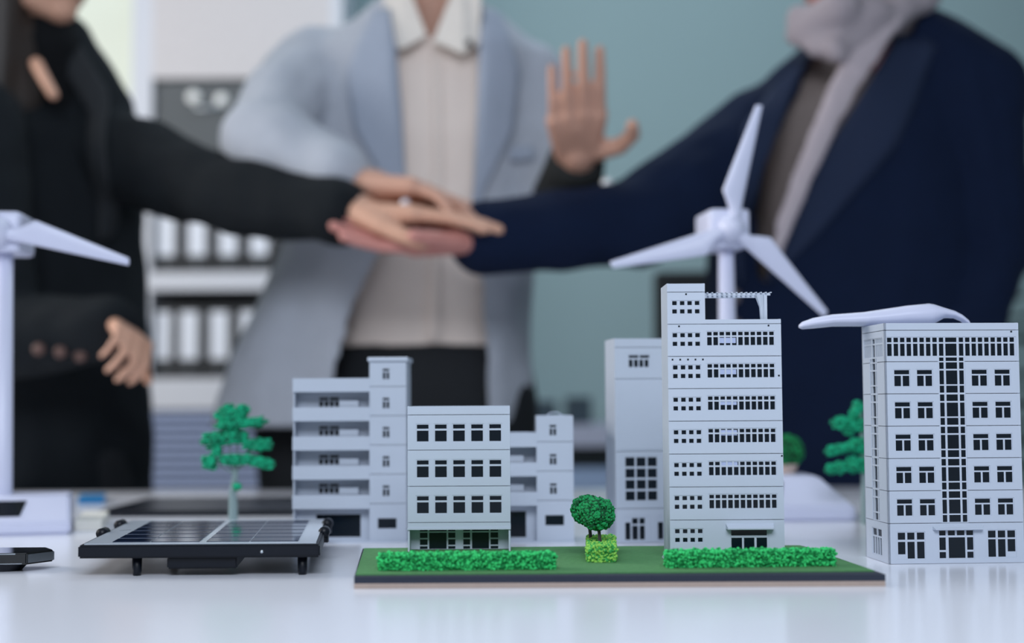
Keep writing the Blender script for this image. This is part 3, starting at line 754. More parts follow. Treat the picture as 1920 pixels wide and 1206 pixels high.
# shrub on the turbine base, booklets, tablet
Ys = 1.56
g = P(1476, 880, Ys); g.z = T + .044
o = empty('potted_shrub', g, 0, 'blurred dark green round shrub in a tan pot beside the tall block, behind it', 'shrub')
b = nb(); tube(b, [(0, 0, 0), (0, 0, .010)], [.0085, .012], 16); obj('pot', b, mat('tan_pot', (190, 170, 160), .7), o)
b = nb(); ball(b, (0, 0, .024), .0165, .0165, .0175); obj('crown_core', b, green3d, o)
pts = [V((0, 0, .024)) + V((random.gauss(0, 1), random.gauss(0, 1), random.gauss(0, 1))).normalized() * .0175 for _ in range(500)]
clumps_mesh('foam_leaves', pts, .0014, green3, o, green3d)
c = G(168, 995, T)
b = nb(); box(b, -.026, .0, 0, .13, 0, .010, .0008); o = obj('paper_pad', b, mat('cream_paper', (214, 212, 205), .8)); o.location = (c.x + .012, c.y, T); o.rotation_euler = (0, 0, math.radians(13)); tag(o, 'cream paper pad lying just right of the left turbine base', 'notepad')
c = G(168, 948, T)
b = nb(); box(b, -.02, .012, 0, .09, 0, .008, .0008); o = obj('blue_booklet', b, mat('blue_cover', (10, 118, 176), .5)); o.location = (c.x, c.y + .02, T); o.rotation_euler = (0, 0, math.radians(15)); tag(o, 'bright blue booklet behind the cream paper pad on the left', 'booklet')
tb = empty('dark_tablet', G(385, 958, T), 0, 'dark flat tablet lying on the table behind the solar panel model', 'tablet')
y0 = G(385, 969, T).y - tb.location.y; y1 = G(385, 941, T).y - tb.location.y
boxo('casing', -.105, .26, y0, y1, 0, .006, black_pl, tb, .001); boxo('screen', -.098, .252, y0 + .006, y1 - .006, .006, .0066, mat('tablet_glass', (10, 18, 30), .3, spec=.25), tb)

# ------------------------------------------------------------------ back of the room
SY = 3.62
def X(px, Y): return (px - 960) / F * Y
def Z(py, Y): return .87 + (760 - py) / F * Y
white_c = mat('cabinet_white', (212, 214, 224), .5, var=.02)
sh = empty('shelf_unit', (X(258, SY), SY, 0), 0, 'tall white shelf unit with rows of black binders behind the people', 'shelf')
xx0 = 0; xx1 = X(640, SY) - X(258, SY); dp = .3
z_top = Z(-140, SY)
boxo('side_panel', -.022, .03, 0, dp, 0, z_top, white_c, sh); boxo('side_panel', xx1 - .03, xx1, 0, dp, 0, z_top, white_c, sh)
boxo('back_panel', .03, xx1 - .03, dp - .01, dp, 0, z_top, mat('cabinet_dark_back', (62, 72, 82), .7), sh)
boxo('cupboard_door', .03, xx1 - .03, 0, .02, Z(137, SY), z_top - .02, mat('door_white', (208, 203, 206), .5), sh)
for y_ in (540, 740):
    boxo('shelf_board', .03, xx1 - .03, 0, dp - .01, Z(y_, SY), Z(y_ - 34, SY), white_c, sh)
boxo('shelf_board', .03, xx1 - .03, 0, dp - .01, Z(300, SY) - .02, Z(300, SY), white_c, sh)
boxo('shelf_board', .03, xx1 - .03, 0, dp - .01, Z(940, SY), Z(918, SY), white_c, sh)
boxo('shelf_board', .03, xx1 - .03, 0, dp - .01, z_top - .02, z_top, white_c, sh)
lou = mat('blue_grey_slat', (158, 172, 208), .6)
for k in range(9):
    z = Z(912 - k * 16.5, SY); o = boxo('louvre_slat', .03, xx1 - .03, .0, .012, z, z + .0135, lou, sh); 
boxo('louvre_back', .03, xx1 - .03, .02, .03, Z(918, SY), Z(760, SY), mat('louvre_back', (62, 76, 112), .7), sh)
boxo('rail', .03, xx1 - .03, .0, .03, Z(764, SY), Z(740, SY), white_c, sh)
bind_m = mat('binder_black', (30, 34, 40), .5)
def binder(x, z, h, label, w=.073):
    o = empty('binder', (x, SY + .02, z), 0, label, 'binder', 'black binders on the white shelf unit')
    boxo('cover', 0, w, 0, .22, 0, h, bind_m, o, .003)
    lw = w * .62
    boxo('spine_label', (w - lw) / 2, (w + lw) / 2, -.001, 0, h * .26, h * .9, mat('label_white', (232, 236, 250), .5), o)
    b = nb(); bmesh.ops.create_cone(b, cap_ends=True, segments=16, radius1=.009, radius2=.009, depth=.002, matrix=Matrix.Translation(V((w / 2, -.001, h * .13))) @ Matrix.Rotation(math.pi / 2, 4, 'X')); obj('finger_ring', b, mat('dull_ring', (90, 95, 100), .4, metal=.5), o)
    return o
names = ['first', 'second', 'third', 'fourth', 'fifth']
for k in range(5):
    binder(X(278 + 59 * k, SY), Z(506, SY), .172, 'black binder with a white spine label, %s from left on the upper binder shelf' % names[k])
for k in range(5):
    binder(X(266 + 57 * k if k else 279, SY) if k else X(279, SY) - 0, Z(706, SY), .19, 'black binder with a white spine label, %s from left on the lower binder shelf' % names[k], w=.06 if k == 0 else .073)
fb = empty('grey_file_box', (X(287, SY), SY + .01, Z(300, SY)), 0, 'dark grey file box with two round steel eyelets on the top open shelf', 'box')
fw_ = X(478, SY) - X(287, SY); fh = Z(139, SY) - Z(300, SY)
boxo('box_body', 0, fw_, 0, .25, 0, fh - .003, mat('dark_grey_card', (88, 92, 96), .6), fb, .003)
for u, v in ((358, 172), (411, 178)):
    b = nb(); bmesh.ops.create_icosphere(b, subdivisions=3, radius=.017, matrix=Matrix.Translation(V((X(u, SY) - X(287, SY), -.004, Z(v, SY) - Z(300, SY)))) @ Matrix.Diagonal((1, .5, 1, 1))); obj('eyelet', b, mat('eyelet_highlight', (250, 250, 250), .5), fb, True)  # white colour and enlarged size imitate blurred highlights on the eyelets
b = nb(); tube(b, [(X(350, SY) - X(287, SY), -.008, Z(190, SY) - Z(300, SY)), (X(385, SY) - X(287, SY), -.012, Z(196, SY) - Z(300, SY)), (X(412, SY) - X(287, SY), -.008, Z(188, SY) - Z(300, SY))], .004, 8); obj('handle', b, silver, fb, True)

CY = 3.5
cr = empty('low_cabinet', (X(1080, CY), CY, 0), 0, 'low white cabinet against the teal wall, seen between the model blocks', 'cabinet')
L0, L1 = X(930, CY) - X(1080, CY), X(1215, CY) - X(1080, CY)
boxo('cabinet_top', L0, L1, 0, .38, Z(838, CY), Z(797, CY), mat('grey_white_top', (176, 182, 206), .5), cr)
boxo('recess', L0 + .01, L1 - .01, .03, .37, Z(872, CY), Z(838, CY), mat('recess_shade', (22, 34, 40), .7), cr)  # dark box paints the shade in the gap below the top
z = Z(872, CY); k = 0
while z > .12:
    z2 = max(z - .062, .08); boxo('drawer', L0, L1, .01, .37, z2, z - .008, mat('drawer_blue_white', (150, 172, 208), .45), cr); z = z2
boxo('plinth', L0 + .02, L1 - .02, .03, .36, 0, .08, black_pl, cr)
for u0, u1, vt, lab in ((1000, 1042, 752, 'dark grey box at the left on the low cabinet'), (1062, 1108, 745, 'dark grey box at the right on the low cabinet')):
    b = nb(); box(b, X(u0, CY + .05), X(u1, CY + .05), 0, .15, 0, Z(vt, CY + .05) - Z(797, CY), .004); o = obj('storage_box', b, mat('storage_dark', (50, 66, 78), .6)); o.location = (0, CY + .05, Z(797, CY)); tag(o, lab, 'box')
# black chair behind, dark plant at the right
ch = empty('office_chair', (X(1300, 3.0), 3.0, 0), 0, 'black office chair back behind the navy-jacketed person', 'chair')
zt_ = Z(512, 3.0)
chm = mat('black_mesh', (12, 18, 24), .7)
boxo('backrest', X(1228, 3) - X(1300, 3), X(1420, 3) - X(1300, 3), -.03, .03, .58, zt_, chm, ch, .01); boxo('seat', -.24, .24, -.5, -.02, .44, .52, chm, ch, .02)
b = nb(); tube(b, [(0, -.25, .1), (0, -.25, .44)], .03, 12); obj('column', b, black_pl, ch)
for k in range(5):
    a_ = k * 1.2566 + .3; b = nb(); tube(b, [(0, -.25, .12), (.28 * math.cos(a_), -.25 + .28 * math.sin(a_), .06)], [.025, .015], 8); ball(b, (.28 * math.cos(a_), -.25 + .28 * math.sin(a_), .03), .03); obj('leg', b, black_pl, ch)
pt_ = empty('potted_plant', (X(2010, 3.2), 3.2, 0), 0, 'dark green leafy potted plant at the right frame edge behind the navy jacket', 'plant')
b = nb(); tube(b, [(0, 0, 0), (0, 0, .3)], [.13, .17], 20); obj('pot', b, mat('dark_pot', (50, 58, 60), .6), pt_)
b = nb(); tube(b, [(0, 0, .28), (.01, 0, .8), (0, .01, 1.35)], [.018, .014, .008], 8); obj('stem', b, mat('plant_stem', (60, 70, 50), .8), pt_)
leafm = mat('dark_leaf', (38, 70, 60), .5, var=.2)
for k in range(46):
    a_ = random.random() * 6.283; z = .55 + .9 * (k / 46); L = random.uniform(.16, .30); dr = V((math.cos(a_), math.sin(a_) * .8, random.uniform(.1, .6)))
    b = nb(); p0 = V((0, 0, z)); sd = V((-math.sin(a_), math.cos(a_), 0))
    rows_ = []
    for i in range(6):
        t_ = i / 5; q = p0 + dr * L * t_ + V((0, 0, -.10 * t_ * t_)); wv = .045 * math.sin(math.pi * min(.97, t_ * .9 + .06)); rows_.append([b.verts.new(q - sd * wv), b.verts.new(q + V((0, 0, -.008))), b.verts.new(q + sd * wv)])
    for p, q in zip(rows_, rows_[1:]):
        b.faces.new((p[0], p[1], q[1], q[0])); b.faces.new((p[1], p[2], q[2], q[1]))
    obj('leaf', b, leafm, pt_, True)

# ------------------------------------------------------------------ people
def skinm(n, c, var=.08): return mat(n, c, .55, var=var, scale=25)
def hand(bm, w, d, n, th, size=1.0, curl=(.25, .3, .35, .4), spread=.06, thumb=(.9, .2), thumb_n=.2):
    """w wrist, d finger direction, n palm-side normal, th +1/-1 thumb side along d x n"""
    w = V(w); d = V(d).normalized(); n = V(n); n = (n - d * n.dot(d)).normalized(); t = d.cross(n) * th; k = size
    offs = [.031, .010, -.011, -.030]; kd = [.088, .091, .086, .078]
    ph = [(.044, .026, .021), (.048, .030, .022), (.044, .028, .022), (.034, .021, .019)]
    rad = [.0092, .0094, .0088, .0078]
    capsule(bm, w - d * .03 * k, w + d * .01 * k, .024 * k, .025 * k)
    for i in range(4):
        kn = w + d * kd[i] * k + t * offs[i] * k
        capsule(bm, w + d * .012 * k + t * offs[i] * .55 * k, kn, .0155 * k, .0118 * k)
        dir_ = (d + t * (spread * (1.5 - i))).normalized(); p = kn; c = curl[i]
        for j, L in enumerate(ph[i]):
            a = c * (j + 1) if j else c
            ang = c * [1, 2.3, 3.1][j]
            dd = (dir_ * math.cos(ang) + n * math.sin(ang)).normalized(); q = p + dd * L * k
            capsule(bm, p, q, rad[i] * k * (1 - .08 * j), rad[i] * k * (.93 - .09 * j)); p = q
    # palm fill
    capsule(bm, w + d * .03 * k + t * .012 * k + n * .004 * k, w + d * .07 * k - t * .002 * k, .017 * k, .014 * k); capsule(bm, w + d * .03 * k - t * .012 * k + n * .004 * k, w + d * .065 * k - t * .016 * k, .016 * k, .013 * k)
    a, b2 = thumb
    p = w + d * .014 * k + t * .02 * k; dd = (d * math.cos(a) + t * math.sin(a) + n * thumb_n).normalized()
    q = p + dd * .046 * k; capsule(bm, p, q, .0155 * k, .0125 * k)
    dd = (d * math.cos(a - b2) + t * math.sin(a - b2) + n * thumb_n).normalized(); r = q + dd * .034 * k; capsule(bm, q, r, .0115 * k, .0105 * k)
    dd = (d * math.cos(a - 2 * b2) + t * math.sin(a - 2 * b2) + n * thumb_n).normalized(); capsule(bm, r, r + dd * .026 * k, .0105 * k, .0085 * k)
def head(bm, c, face, k=1.0):
    """c centre of the skull, face = facing direction (horizontal-ish)"""
    c = V(c); f = V(face).normalized(); z = V((0, 0, 1)); z = (z - f * z.dot(f)).normalized(); s_ = f.cross(z)
    M3 = Matrix((s_, f, z)).transposed()
    q = lambda a, b_, e: c + s_ * a * k + f * b_ * k + z * e * k
    ball(bm, q(0, -.012, .025), .076 * k, .092 * k, .088 * k, M3, 3); ball(bm, q(0, .02, -.035), .060 * k, .070 * k, .075 * k, M3, 3); ball(bm, q(0, .052, -.092), .026 * k, .026 * k, .022 * k, M3, 2)
    capsule(bm, q(-.035, .02, -.075), q(0, .05, -.095), .024 * k, .02 * k); capsule(bm, q(.035, .02, -.075), q(0, .05, -.095), .024 * k, .02 * k)
    capsule(bm, q(0, .084, .005), q(0, .104, -.032), .008 * k, .013 * k)
    for sg in (-1, 1):
        ball(bm, q(sg * .074, -.01, -.015), .010 * k, .022 * k, .032 * k, M3, 2); ball(bm, q(sg * .03, .082, .016), .022 * k, .010 * k, .007 * k, M3, 2)
    ball(bm, q(0, .084, -.058), .024 * k, .011 * k, .010 * k, M3, 2)
    return q, M3
def face_parts(q, M3, parent, k=1.0, lip=(168, 92, 90)):
    for sg in (-1, 1):
        b = nb(); ball(b, q(sg * .031, .0755, .0), .013 * k, .013 * k, .009 * k, M3, 2); e = obj('eye', b, mat('eye_white', (225, 225, 225), .2), parent, True)
        b = nb(); ball(b, q(sg * .031, .0865, .0), .0055 * k, .003 * k, .0055 * k, M3, 2); obj('iris', b, mat('iris_dark', (40, 28, 22), .2), e, True)
        b = nb(); capsule(b, q(sg * .016, .089, .033), q(sg * .047, .078, .030), .003, .002, 6); obj('eyebrow', b, mat('brow_dark', (35, 28, 26), .8), parent, True)
    b = nb(); ball(b, q(0, .093, -.052), .022 * k, .006 * k, .004 * k, M3, 2); ball(b, q(0, .092, -.062), .019 * k, .006 * k, .005 * k, M3, 2); obj('lips', b, mat('lip_%d' % lip[0], lip, .4), parent, True)
def legs(bm, x, y, z, k=1.0, sp_=.09, grow=0):
    for sg in (-1, 1):
        capsule(bm, (x + sg * sp_, y, z), (x + sg * sp_ * 1.05, y, .48 * k), .070 + grow, .056 + grow); capsule(bm, (x + sg * sp_ * 1.05, y, .48 * k), (x + sg * sp_ * 1.05, y + .02, .10), .056 + grow, .040 + grow)
def shoes(x, y, sp_, parent, face=(0, -1)):
    fx, fy = face
    for sg in (-1, 1):
        ox_, oy_ = x + sg * sp_ * 1.05, y + .02
        b = nb(); capsule(b, (ox_, oy_, .045), (ox_ + fx * .15, oy_ + fy * .15, .035), .043, .034)
        for v in b.verts: v.co.z = max(v.co.z, .003)
        obj('shoe', b, black_pl, parent, True)
def rel(bm, o): bm.transform(Matrix.Translation(-V(o.location))); return bm
def under(o, parent):   # keep world placement for a mesh built in world coordinates
    o.parent = parent; o.location = -V(parent.location)
def inpoly(x, y, poly):
    r = False; n = len(poly)
    for i in range(n):
        (x1_, y1_), (x2_, y2_) = poly[i], poly[(i + 1) % n]
        if (y1_ > y) != (y2_ > y) and x < (x2_ - x1_) * (y - y1_) / (y2_ - y1_) + x1_: r = not r
    return r
VB = .0038

# ---------- middle person
Mx, My = X(800, 2.28), 2.28
PM = empty('person', (Mx, My, 0), 0, 'middle person in a light grey-blue suit jacket and beige shirt, one hand raised', 'person')
skM = skinm('skin_mid', (196, 150, 130))
sR, eR, wR = P(560, 118, 2.27), P(492, 262, 2.07), P(688, 352, 1.985)
sL, eL, wL = P(1005, 150, 2.27), P(1045, 430, 2.20), P(1082, 300, 2.03)
b = nb()
loft(b, [(Mx, My, .86, .15, .10), (Mx, My, 1.0, .145, .10), (Mx, My, 1.15, .15, .10), (Mx, My, 1.30, .16, .105), (Mx, My, 1.40, .165, .085), (Mx, My, 1.45, .09, .06)])
nk = P(808, 40, 2.24)
capsule(b, (nk.x, 2.27, 1.42), (nk.x, 2.235, 1.56), .062, .056)
q, M3 = head(b, (nk.x, 2.23, 1.655), (0.05, -1, -.12))
for s0, e0, w0 in ((sR, eR, wR), (sL, eL, wL)): capsule(b, s0 + (V((Mx, My, s0.z)) - s0) * .12, e0, .038, .036); capsule(b, e0, w0, .04, .026)
legs(b, Mx, My, .9); 
hand(b, wR, P(865, 368, 1.935) - wR, V((-.1, -.1, -1)), 1, 1.12, curl=(.2, .24, .26, .28), spread=.02, thumb=(.5, .2), thumb_n=.5)
hand(b, wL, V((-.08, -1.5, 1)), V((.0, .6, .9)), -1, 1.04, curl=(.2, .17, .2, .26), spread=.012, thumb=(1.05, .55), thumb_n=-.25)
o = blend('body', b, VB, skM, None, 3); under(o, PM)
fp = empty('tmp', (0, 0, 0)); bpy.data.objects.remove(fp)
n0 = set(COL.objects)
face_parts(q, M3, None)
for o in set(COL.objects) - n0:
    if o.parent is None: under(o, PM)
b = nb(); ball(b, q(0, -.03, .055), .086, .095, .085, M3, 3); capsule(b, q(-.04, .045, .09), q(.04, .045, .09), .03, .03); 
o = blend('hair', b, .006, mat('black_hair', (24, 20, 20), .6), None, 3, keep=None); under(o, PM)
shirtm = mat('beige_shirt', (246, 230, 220), .85, var=.06, scale=14)
b = nb(); loft(b, [(Mx, My, .93, .160, .115), (Mx, My, 1.0, .158, .115), (Mx, My, 1.15, .165, .118), (Mx, My, 1.30, .172, .12), (Mx, My, 1.40, .175, .10), (Mx + .003, My - .005, 1.47, .085, .078)])
shirt = blend('shirt', b, .008, shirtm, None, 4, wrinkle=.005, keep=lambda c, n: not (c.z > 1.40 and abs(c.x - nk.x) < .05 and c.y < 2.2 and PX(c)[1] < 72 - abs(PX(c)[0] - 808) * .9)); trS = tree_of(shirt); under(shirt, PM)
# shirt placket line and buttons
o = patch('placket', [(806, 80), (812, 300), (800, 640)], [(826, 80), (832, 300), (822, 640)], 2.15, trS, shirtm, None, .004, .002, 24, 2); under(o, PM)
colm = mat('shirt_collar', (236, 228, 220), .8)
def free_patch(name, pts, Ys_, m, parent, thick=.004):
    b = nb(); vs = [b.verts.new(P(x, y, Yy)) for (x, y), Yy in zip(pts, Ys_)]
    f = b.faces.new(vs); bmesh.ops.triangulate(b, faces=[f]); bmesh.ops.subdivide_edges(b, edges=b.edges, cuts=2, use_grid_fill=True); bmesh.ops.solidify(b, geom=list(b.faces), thickness=thick); bmesh.ops.recalc_face_normals(b, faces=b.faces)
    o = obj(name, b, m, None, False); under(o, parent); return o
free_patch('collar', [(716, -60), (722, 70), (752, 92), (800, 66), (752, -60)], [2.20, 2.165, 2.15, 2.16, 2.2], colm, PM)
free_patch('collar', [(866, -60), (812, 76), (868, 100), (898, 80), (905, -60)], [2.2, 2.16, 2.15, 2.165, 2.2], colm, PM)
b = nb(); ball(b, P(880, 80, 2.145), .006); o = obj('collar_button', b, mat('dark_button', (50, 46, 46), .4), None, True); under(o, PM)
jm = mat('greyblue_wool', (176, 181, 192), .9, var=.06, scale=40, sheen=.1)
def sec(pl_, pr_, Y, py, ry): # section spanning pixels pl_..pr_ at height of pixel row py
    return ((X(pl_, Y) + X(pr_, Y)) / 2, My, Z(py, 2.27), (X(pr_, Y) - X(pl_, Y)) / 2, ry)
opening = [(722, -200), (735, 60), (745, 200), (752, 330), (742, 430), (700, 500), (660, 590), (625, 720), (600, 1200), (930, 1200), (915, 700), (905, 560), (885, 420), (892, 250), (898, 60), (905, -200)]
b = nb(); loft(b, [sec(395, 1000, 2.25, 800, .175), sec(405, 998, 2.25, 740, .175), sec(450, 992, 2.25, 610, .16), sec(520, 1000, 2.26, 480, .15), sec(560, 1025, 2.27, 350, .145), sec(560, 1035, 2.27, 200, .145), sec(560, 1030, 2.27, 100, .125), sec(640, 970, 2.27, 45, .105), sec(720, 900, 2.27, -5, .095)])
capsule(b, sR + V((.02, 0, -.012)), eR, .071, .064); capsule(b, eR, wR.lerp(eR, .22), .066, .050)
capsule(b, sL + V((-.02, 0, -.012)), eL, .074, .06); capsule(b, eL, wL + V((0, .01, -.035)), .058, .044)
jack = blend('jacket', b, .008, jm, None, 5, wrinkle=.009, wscale=8, thick=.004,
    keep=lambda c, n: not (c.y < 2.26 and n.y < .3 and inpoly(*PX(c), opening) and (c - wL).length > .12) and c.z > Z(798, 2.27) and (c - wL).length > .06)
trJ = tree_of(jack); under(jack, PM)
jl = mat('greyblue_lapel', (162, 171, 188), .9, var=.05)
o = patch('lapel', [(690, -10), (640, 120), (655, 230), (725, 345), (752, 420)], [(722, -10), (738, 70), (750, 200), (756, 320), (758, 425)], 2.1, trJ, jl, None, .008, .004); under(o, PM)
o = patch('lapel', [(935, -10), (975, 110), (962, 230), (905, 350), (880, 420)], [(903, -10), (897, 70), (893, 200), (887, 330), (880, 425)], 2.1, trJ, jl, None, .008, .004); under(o, PM)
o = patch('pocket_flap', [(955, 262), (1000, 258)], [(957, 290), (1002, 286)], 2.1, trJ, jl, None, .006, .003, 8, 3); under(o, PM)
trm = mat('black_trousers', (18, 22, 28), .85)
b = nb(); loft(b, [(Mx, My, .80, .18, .13), (Mx, My, .88, .178, .13), (Mx, My, Z(640, 2.15), .163, .122)]); legs(b, Mx, My, .82, grow=.02)
capsule(b, (Mx - .2, My + .02, .90), (Mx - .18, My + .02, .6), .09, .08)
o = blend('trousers', b, .012, trm, None, 4); under(o, PM)
shoes(0, 0, .09, PM)
b = nb(); x_, y_, d_ = frame_axes(wL - eL); tube(b, [wL - d_ * .10, wL - d_ * .05, wL - d_ * .004, wL + d_ * .004], [.052, .046, .042, .036], 20); o = obj('shaded_cuff', b, mat('cuff_shade', (22, 25, 26), .85), None, True); under(o, PM)  # near-black colour paints the shadowed end of the sleeve
b = nb(); ball(b, P(1138, 343, 2.0), .0085, .006, .0075); o = obj('glint_bead', b, mat('glint_silver', (245, 248, 255), .2, metal=.3, emit=0), None, True); under(o, PM)  # pale bead stands in for a white glint beside the wrist
# ---------- left person
Wx, Wy = X(60, 2.21), 2.21
PW = empty('person', (Wx, Wy, 0), 0, 'person in a black suit at the left reaching one arm to the joined hands', 'person')
skW = skinm('skin_left', (208, 160, 136))
s1, e1, w1 = P(185, 268, 2.22), P(430, 368, 2.03), P(662, 400, 1.95)
s2, e2, w2 = P(-80, 230, 2.02), P(-10, 640, 1.97), P(220, 612, 1.93)
fd = V((.75, -.66, 0)).normalized(); yawW = math.atan2(.66, .75) * 0 + math.radians(48)
b = nb(); loft(b, [(Wx, Wy, .85, .15, .11), (Wx, Wy, 1.0, .125, .095), (Wx, Wy, 1.2, .115, .075), (Wx, Wy, 1.28, .12, .06), (Wx, Wy, 1.325, .06, .045)], yaw=math.radians(40))
hc = P(78, -90, 2.13)
capsule(b, (X(50, 2.17), 2.185, 1.31), (hc.x - .02, 2.15, hc.z - .07), .05, .047)
q, M3 = head(b, hc, (.88, -.42, -.1), .97)
capsule(b, s1, e1, .044, .036); capsule(b, e1, w1, .036, .024); capsule(b, s2, e2, .044, .036); capsule(b, e2, w2, .036, .024)
legs(b, Wx, Wy, .9, .95, .08)
hand(b, w1, P(885, 402, 1.92) - w1, V((.0, .15, -1)), -1, 1.1, curl=(.1, .1, .12, .16), spread=.02, thumb=(.55, .2), thumb_n=.35)
hand(b, w2, P(262, 640, 1.86) - w2, V((-.7, .2, -.7)), 1, .74, curl=(.7, .75, .75, .75), thumb=(.9, .3), thumb_n=.6)
o = blend('body', b, VB, skW, None, 3); under(o, PW)
n0 = set(COL.objects); face_parts(q, M3, None, .97)
for o in set(COL.objects) - n0:
    if o.parent is None: under(o, PW)
b = nb(); ball(b, q(0, -.035, .045), .090, .095, .095, M3, 3); ball(b, q(0, -.075, -.07), .08, .06, .11, M3, 3); capsule(b, q(-.04, -.08, -.08), q(-.05, -.07, -.26), .045, .03); capsule(b, q(.055, -.02, -.02), q(.06, -.0, -.24), .04, .025); capsule(b, q(.02, -.02, -.14), q(.02, .0, -.24), .05, .04)
o = blend('hair', b, .007, mat('dark_brown_hair', (46, 38, 34), .5), None, 3); under(o, PW)
bk = mat('black_wool', (20, 25, 30), .9, var=.1, scale=30, spec=.25)
b = nb(); capsule(b, (Wx, Wy, 1.30), (X(72, 2.15), 2.155, 1.425), .10, .060); loft(b, [(Wx, Wy, 1.0, .13, .10), (Wx, Wy, 1.33, .14, .085)], yaw=math.radians(38)); o = blend('top', b, .008, mat('black_top_neck_shade', (16, 18, 21), .9, spec=.2), None, 3); under(o, PW)  # black top carried up over the neck to paint the shade there
vneck = [(60, 108), (78, 108), (104, 168), (92, 176)]
b = nb(); loft(b, [(Wx, Wy, .60, .185, .14), (Wx, Wy, .85, .185, .14), (Wx, Wy, 1.0, .175, .13), (Wx, Wy, 1.15, .17, .125), (Wx, Wy, 1.28, .175, .115), (Wx, Wy, 1.36, .14, .09), (Wx, Wy, 1.40, .075, .07)], yaw=math.radians(38))
capsule(b, s1 + V((-.02, 0, 0)), e1, .076, .057); capsule(b, e1, w1.lerp(e1, .10), .057, .049); capsule(b, s2 + V((.02, 0, 0)), e2, .075, .062); capsule(b, e2, w2.lerp(e2, .06), .062, .045)
capsule(b, P(120, 80, 2.18), P(185, 215, 2.2), .045, .06)
o = blend('jacket', b, .008, bk, None, 5, wrinkle=.008, thick=.003, keep=lambda c, n: not (n.y < 0.2 and inpoly(*PX(c), vneck)) and c.z > .62); trW = tree_of(o); under(o, PW)
b = nb()
p_ = P(86, 146, 2.0); 
capsule(b, P(68, 120, 2.085), P(100, 178, 2.065), .010, .008); o = obj('neckline_skin', b, skW, None, True); o['label'] = 'strip of bare skin in the collar opening'; under(o, PW)
lw_ = mat('black_lapel', (27, 31, 36), .8)
o = patch('lapel', [(95, 40), (150, 130), (172, 300), (150, 420)], [(62, 90), (116, 180), (130, 300), (128, 430)], 2.0, trW, lw_, None, .006, .004); under(o, PW)
b = nb(); loft(b, [(Wx, Wy, .62, .16, .12), (Wx, Wy, .95, .15, .11)], yaw=math.radians(38)); legs(b, Wx, Wy, .8, .95, .08, .018)
o = blend('trousers', b, .012, trm, None, 3); under(o, PW); shoes(0, 0, .08, PW, (.7, -.7))
for k, (x_, y_) in enumerate([(48, 652), (88, 657), (124, 664)]):
    pz = P(x_, y_, 1.85); h = trW.ray_cast(V((pz.x, pz.y - .2, pz.z)), V((0, 1, 0)), .8); yy = h[0].y if h[0] else 1.92
    b = nb(); ball(b, (pz.x, yy - .004, pz.z), .009, .004, .009); o = obj('sleeve_button', b, mat('bronze_button', (92, 66, 60), .5), None, True); under(o, PW)
rp = w1.lerp(P(880, 425, 1.93), .52) + V((0, -.03, .028))
b = nb(); ball(b, P(760, 381, 1.915), .0065, .006, .0065); o = obj('ring', b, mat('ring_stone', (238, 238, 248), .15, metal=.2), None, True); under(o, PW)

# ---------- right person
Rx, Ry = X(1625, 2.2), 2.2
PR = empty('person', (Rx, Ry, 0), 0, 'person in a navy blazer and pale headscarf reaching to the joined hands', 'person')
skR = skinm('skin_right', (206, 140, 130))
s3, e3, w3 = P(1408, 268, 2.18), P(1190, 420, 2.03), P(902, 446, 1.95)
s4, e4, w4 = P(1800, 190, 2.16), P(1850, 470, 2.16), P(1790, 700, 2.08)
b = nb(); loft(b, [(Rx, Ry, .85, .17, .12), (Rx, Ry, 1.0, .15, .11), (Rx, Ry, 1.2, .16, .11), (Rx, Ry, 1.33, .16, .09), (Rx, Ry, 1.38, .08, .06)])
hr_ = P(1585, -95, 2.13)
capsule(b, (X(1625, 2.15), 2.15, 1.34), (hr_.x + .01, 2.14, hr_.z - .06), .055, .05)
q, M3 = head(b, hr_, (-.82, -.5, -.15), .97)
capsule(b, s3, e3, .046, .038); capsule(b, e3, w3, .038, .025); capsule(b, s4, e4, .046, .038); capsule(b, e4, w4, .038, .025)
legs(b, Rx, Ry, .9, .95, .085)
hand(b, w3, P(700, 452, 1.93) - w3, V((0, -.45, .9)), -1, 1.08, curl=(.12, .14, .16, .22), spread=.03, thumb=(.75, .1), thumb_n=.35)
hand(b, w4, V((-.1, -.1, -1)), V((-1, 0, 0)), 1, .92)
o = blend('body', b, VB, skR, None, 3); under(o, PR)
n0 = set(COL.objects); face_parts(q, M3, None, .97)
for o in set(COL.objects) - n0:
    if o.parent is None: under(o, PR)
scm = mat('headscarf', (158, 148, 154), .85, var=.1, scale=12)
b = nb(); ball(b, q(0, -.028, .035), .095, .10, .105, M3, 3); ball(b, q(0, -.035, -.10), .075, .075, .07, M3, 3)
for (x0_, y0_, x1_, y1_, ra_, rb_, Ya, Yb_) in [(1500, 62, 1575, 10, .022, .030, 2.06, 2.02), (1498, 35, 1530, 70, .020, .022, 2.06, 2.05), (1530, 88, 1640, 20, .018, .024, 2.04, 2.04), (1568, 98, 1690, 15, .017, .022, 2.03, 2.07), (1600, 85, 1735, -8, .014, .026, 2.05, 2.10), (1562, 92, 1578, 104, .016, .013, 2.02, 2.02), (1560, 40, 1680, -40, .03, .05, 2.08, 2.14)]:
    capsule(b, P(x0_, y0_, Ya), P(x1_, y1_, Yb_), ra_, rb_)
fq = q(0, .06, -.02)
o = blend('headscarf', b, .007, scm, None, 3, wrinkle=.004, wscale=16, thick=.003, keep=lambda c, n: not ((c - fq).length < .075 and c.z > q(0, 0, -.098).z)); under(o, PR)
nv = mat('navy_wool', (10, 24, 50), .9, var=.12, scale=30, spec=.2)
topm = mat('taupe_top', (128, 116, 112), .85)
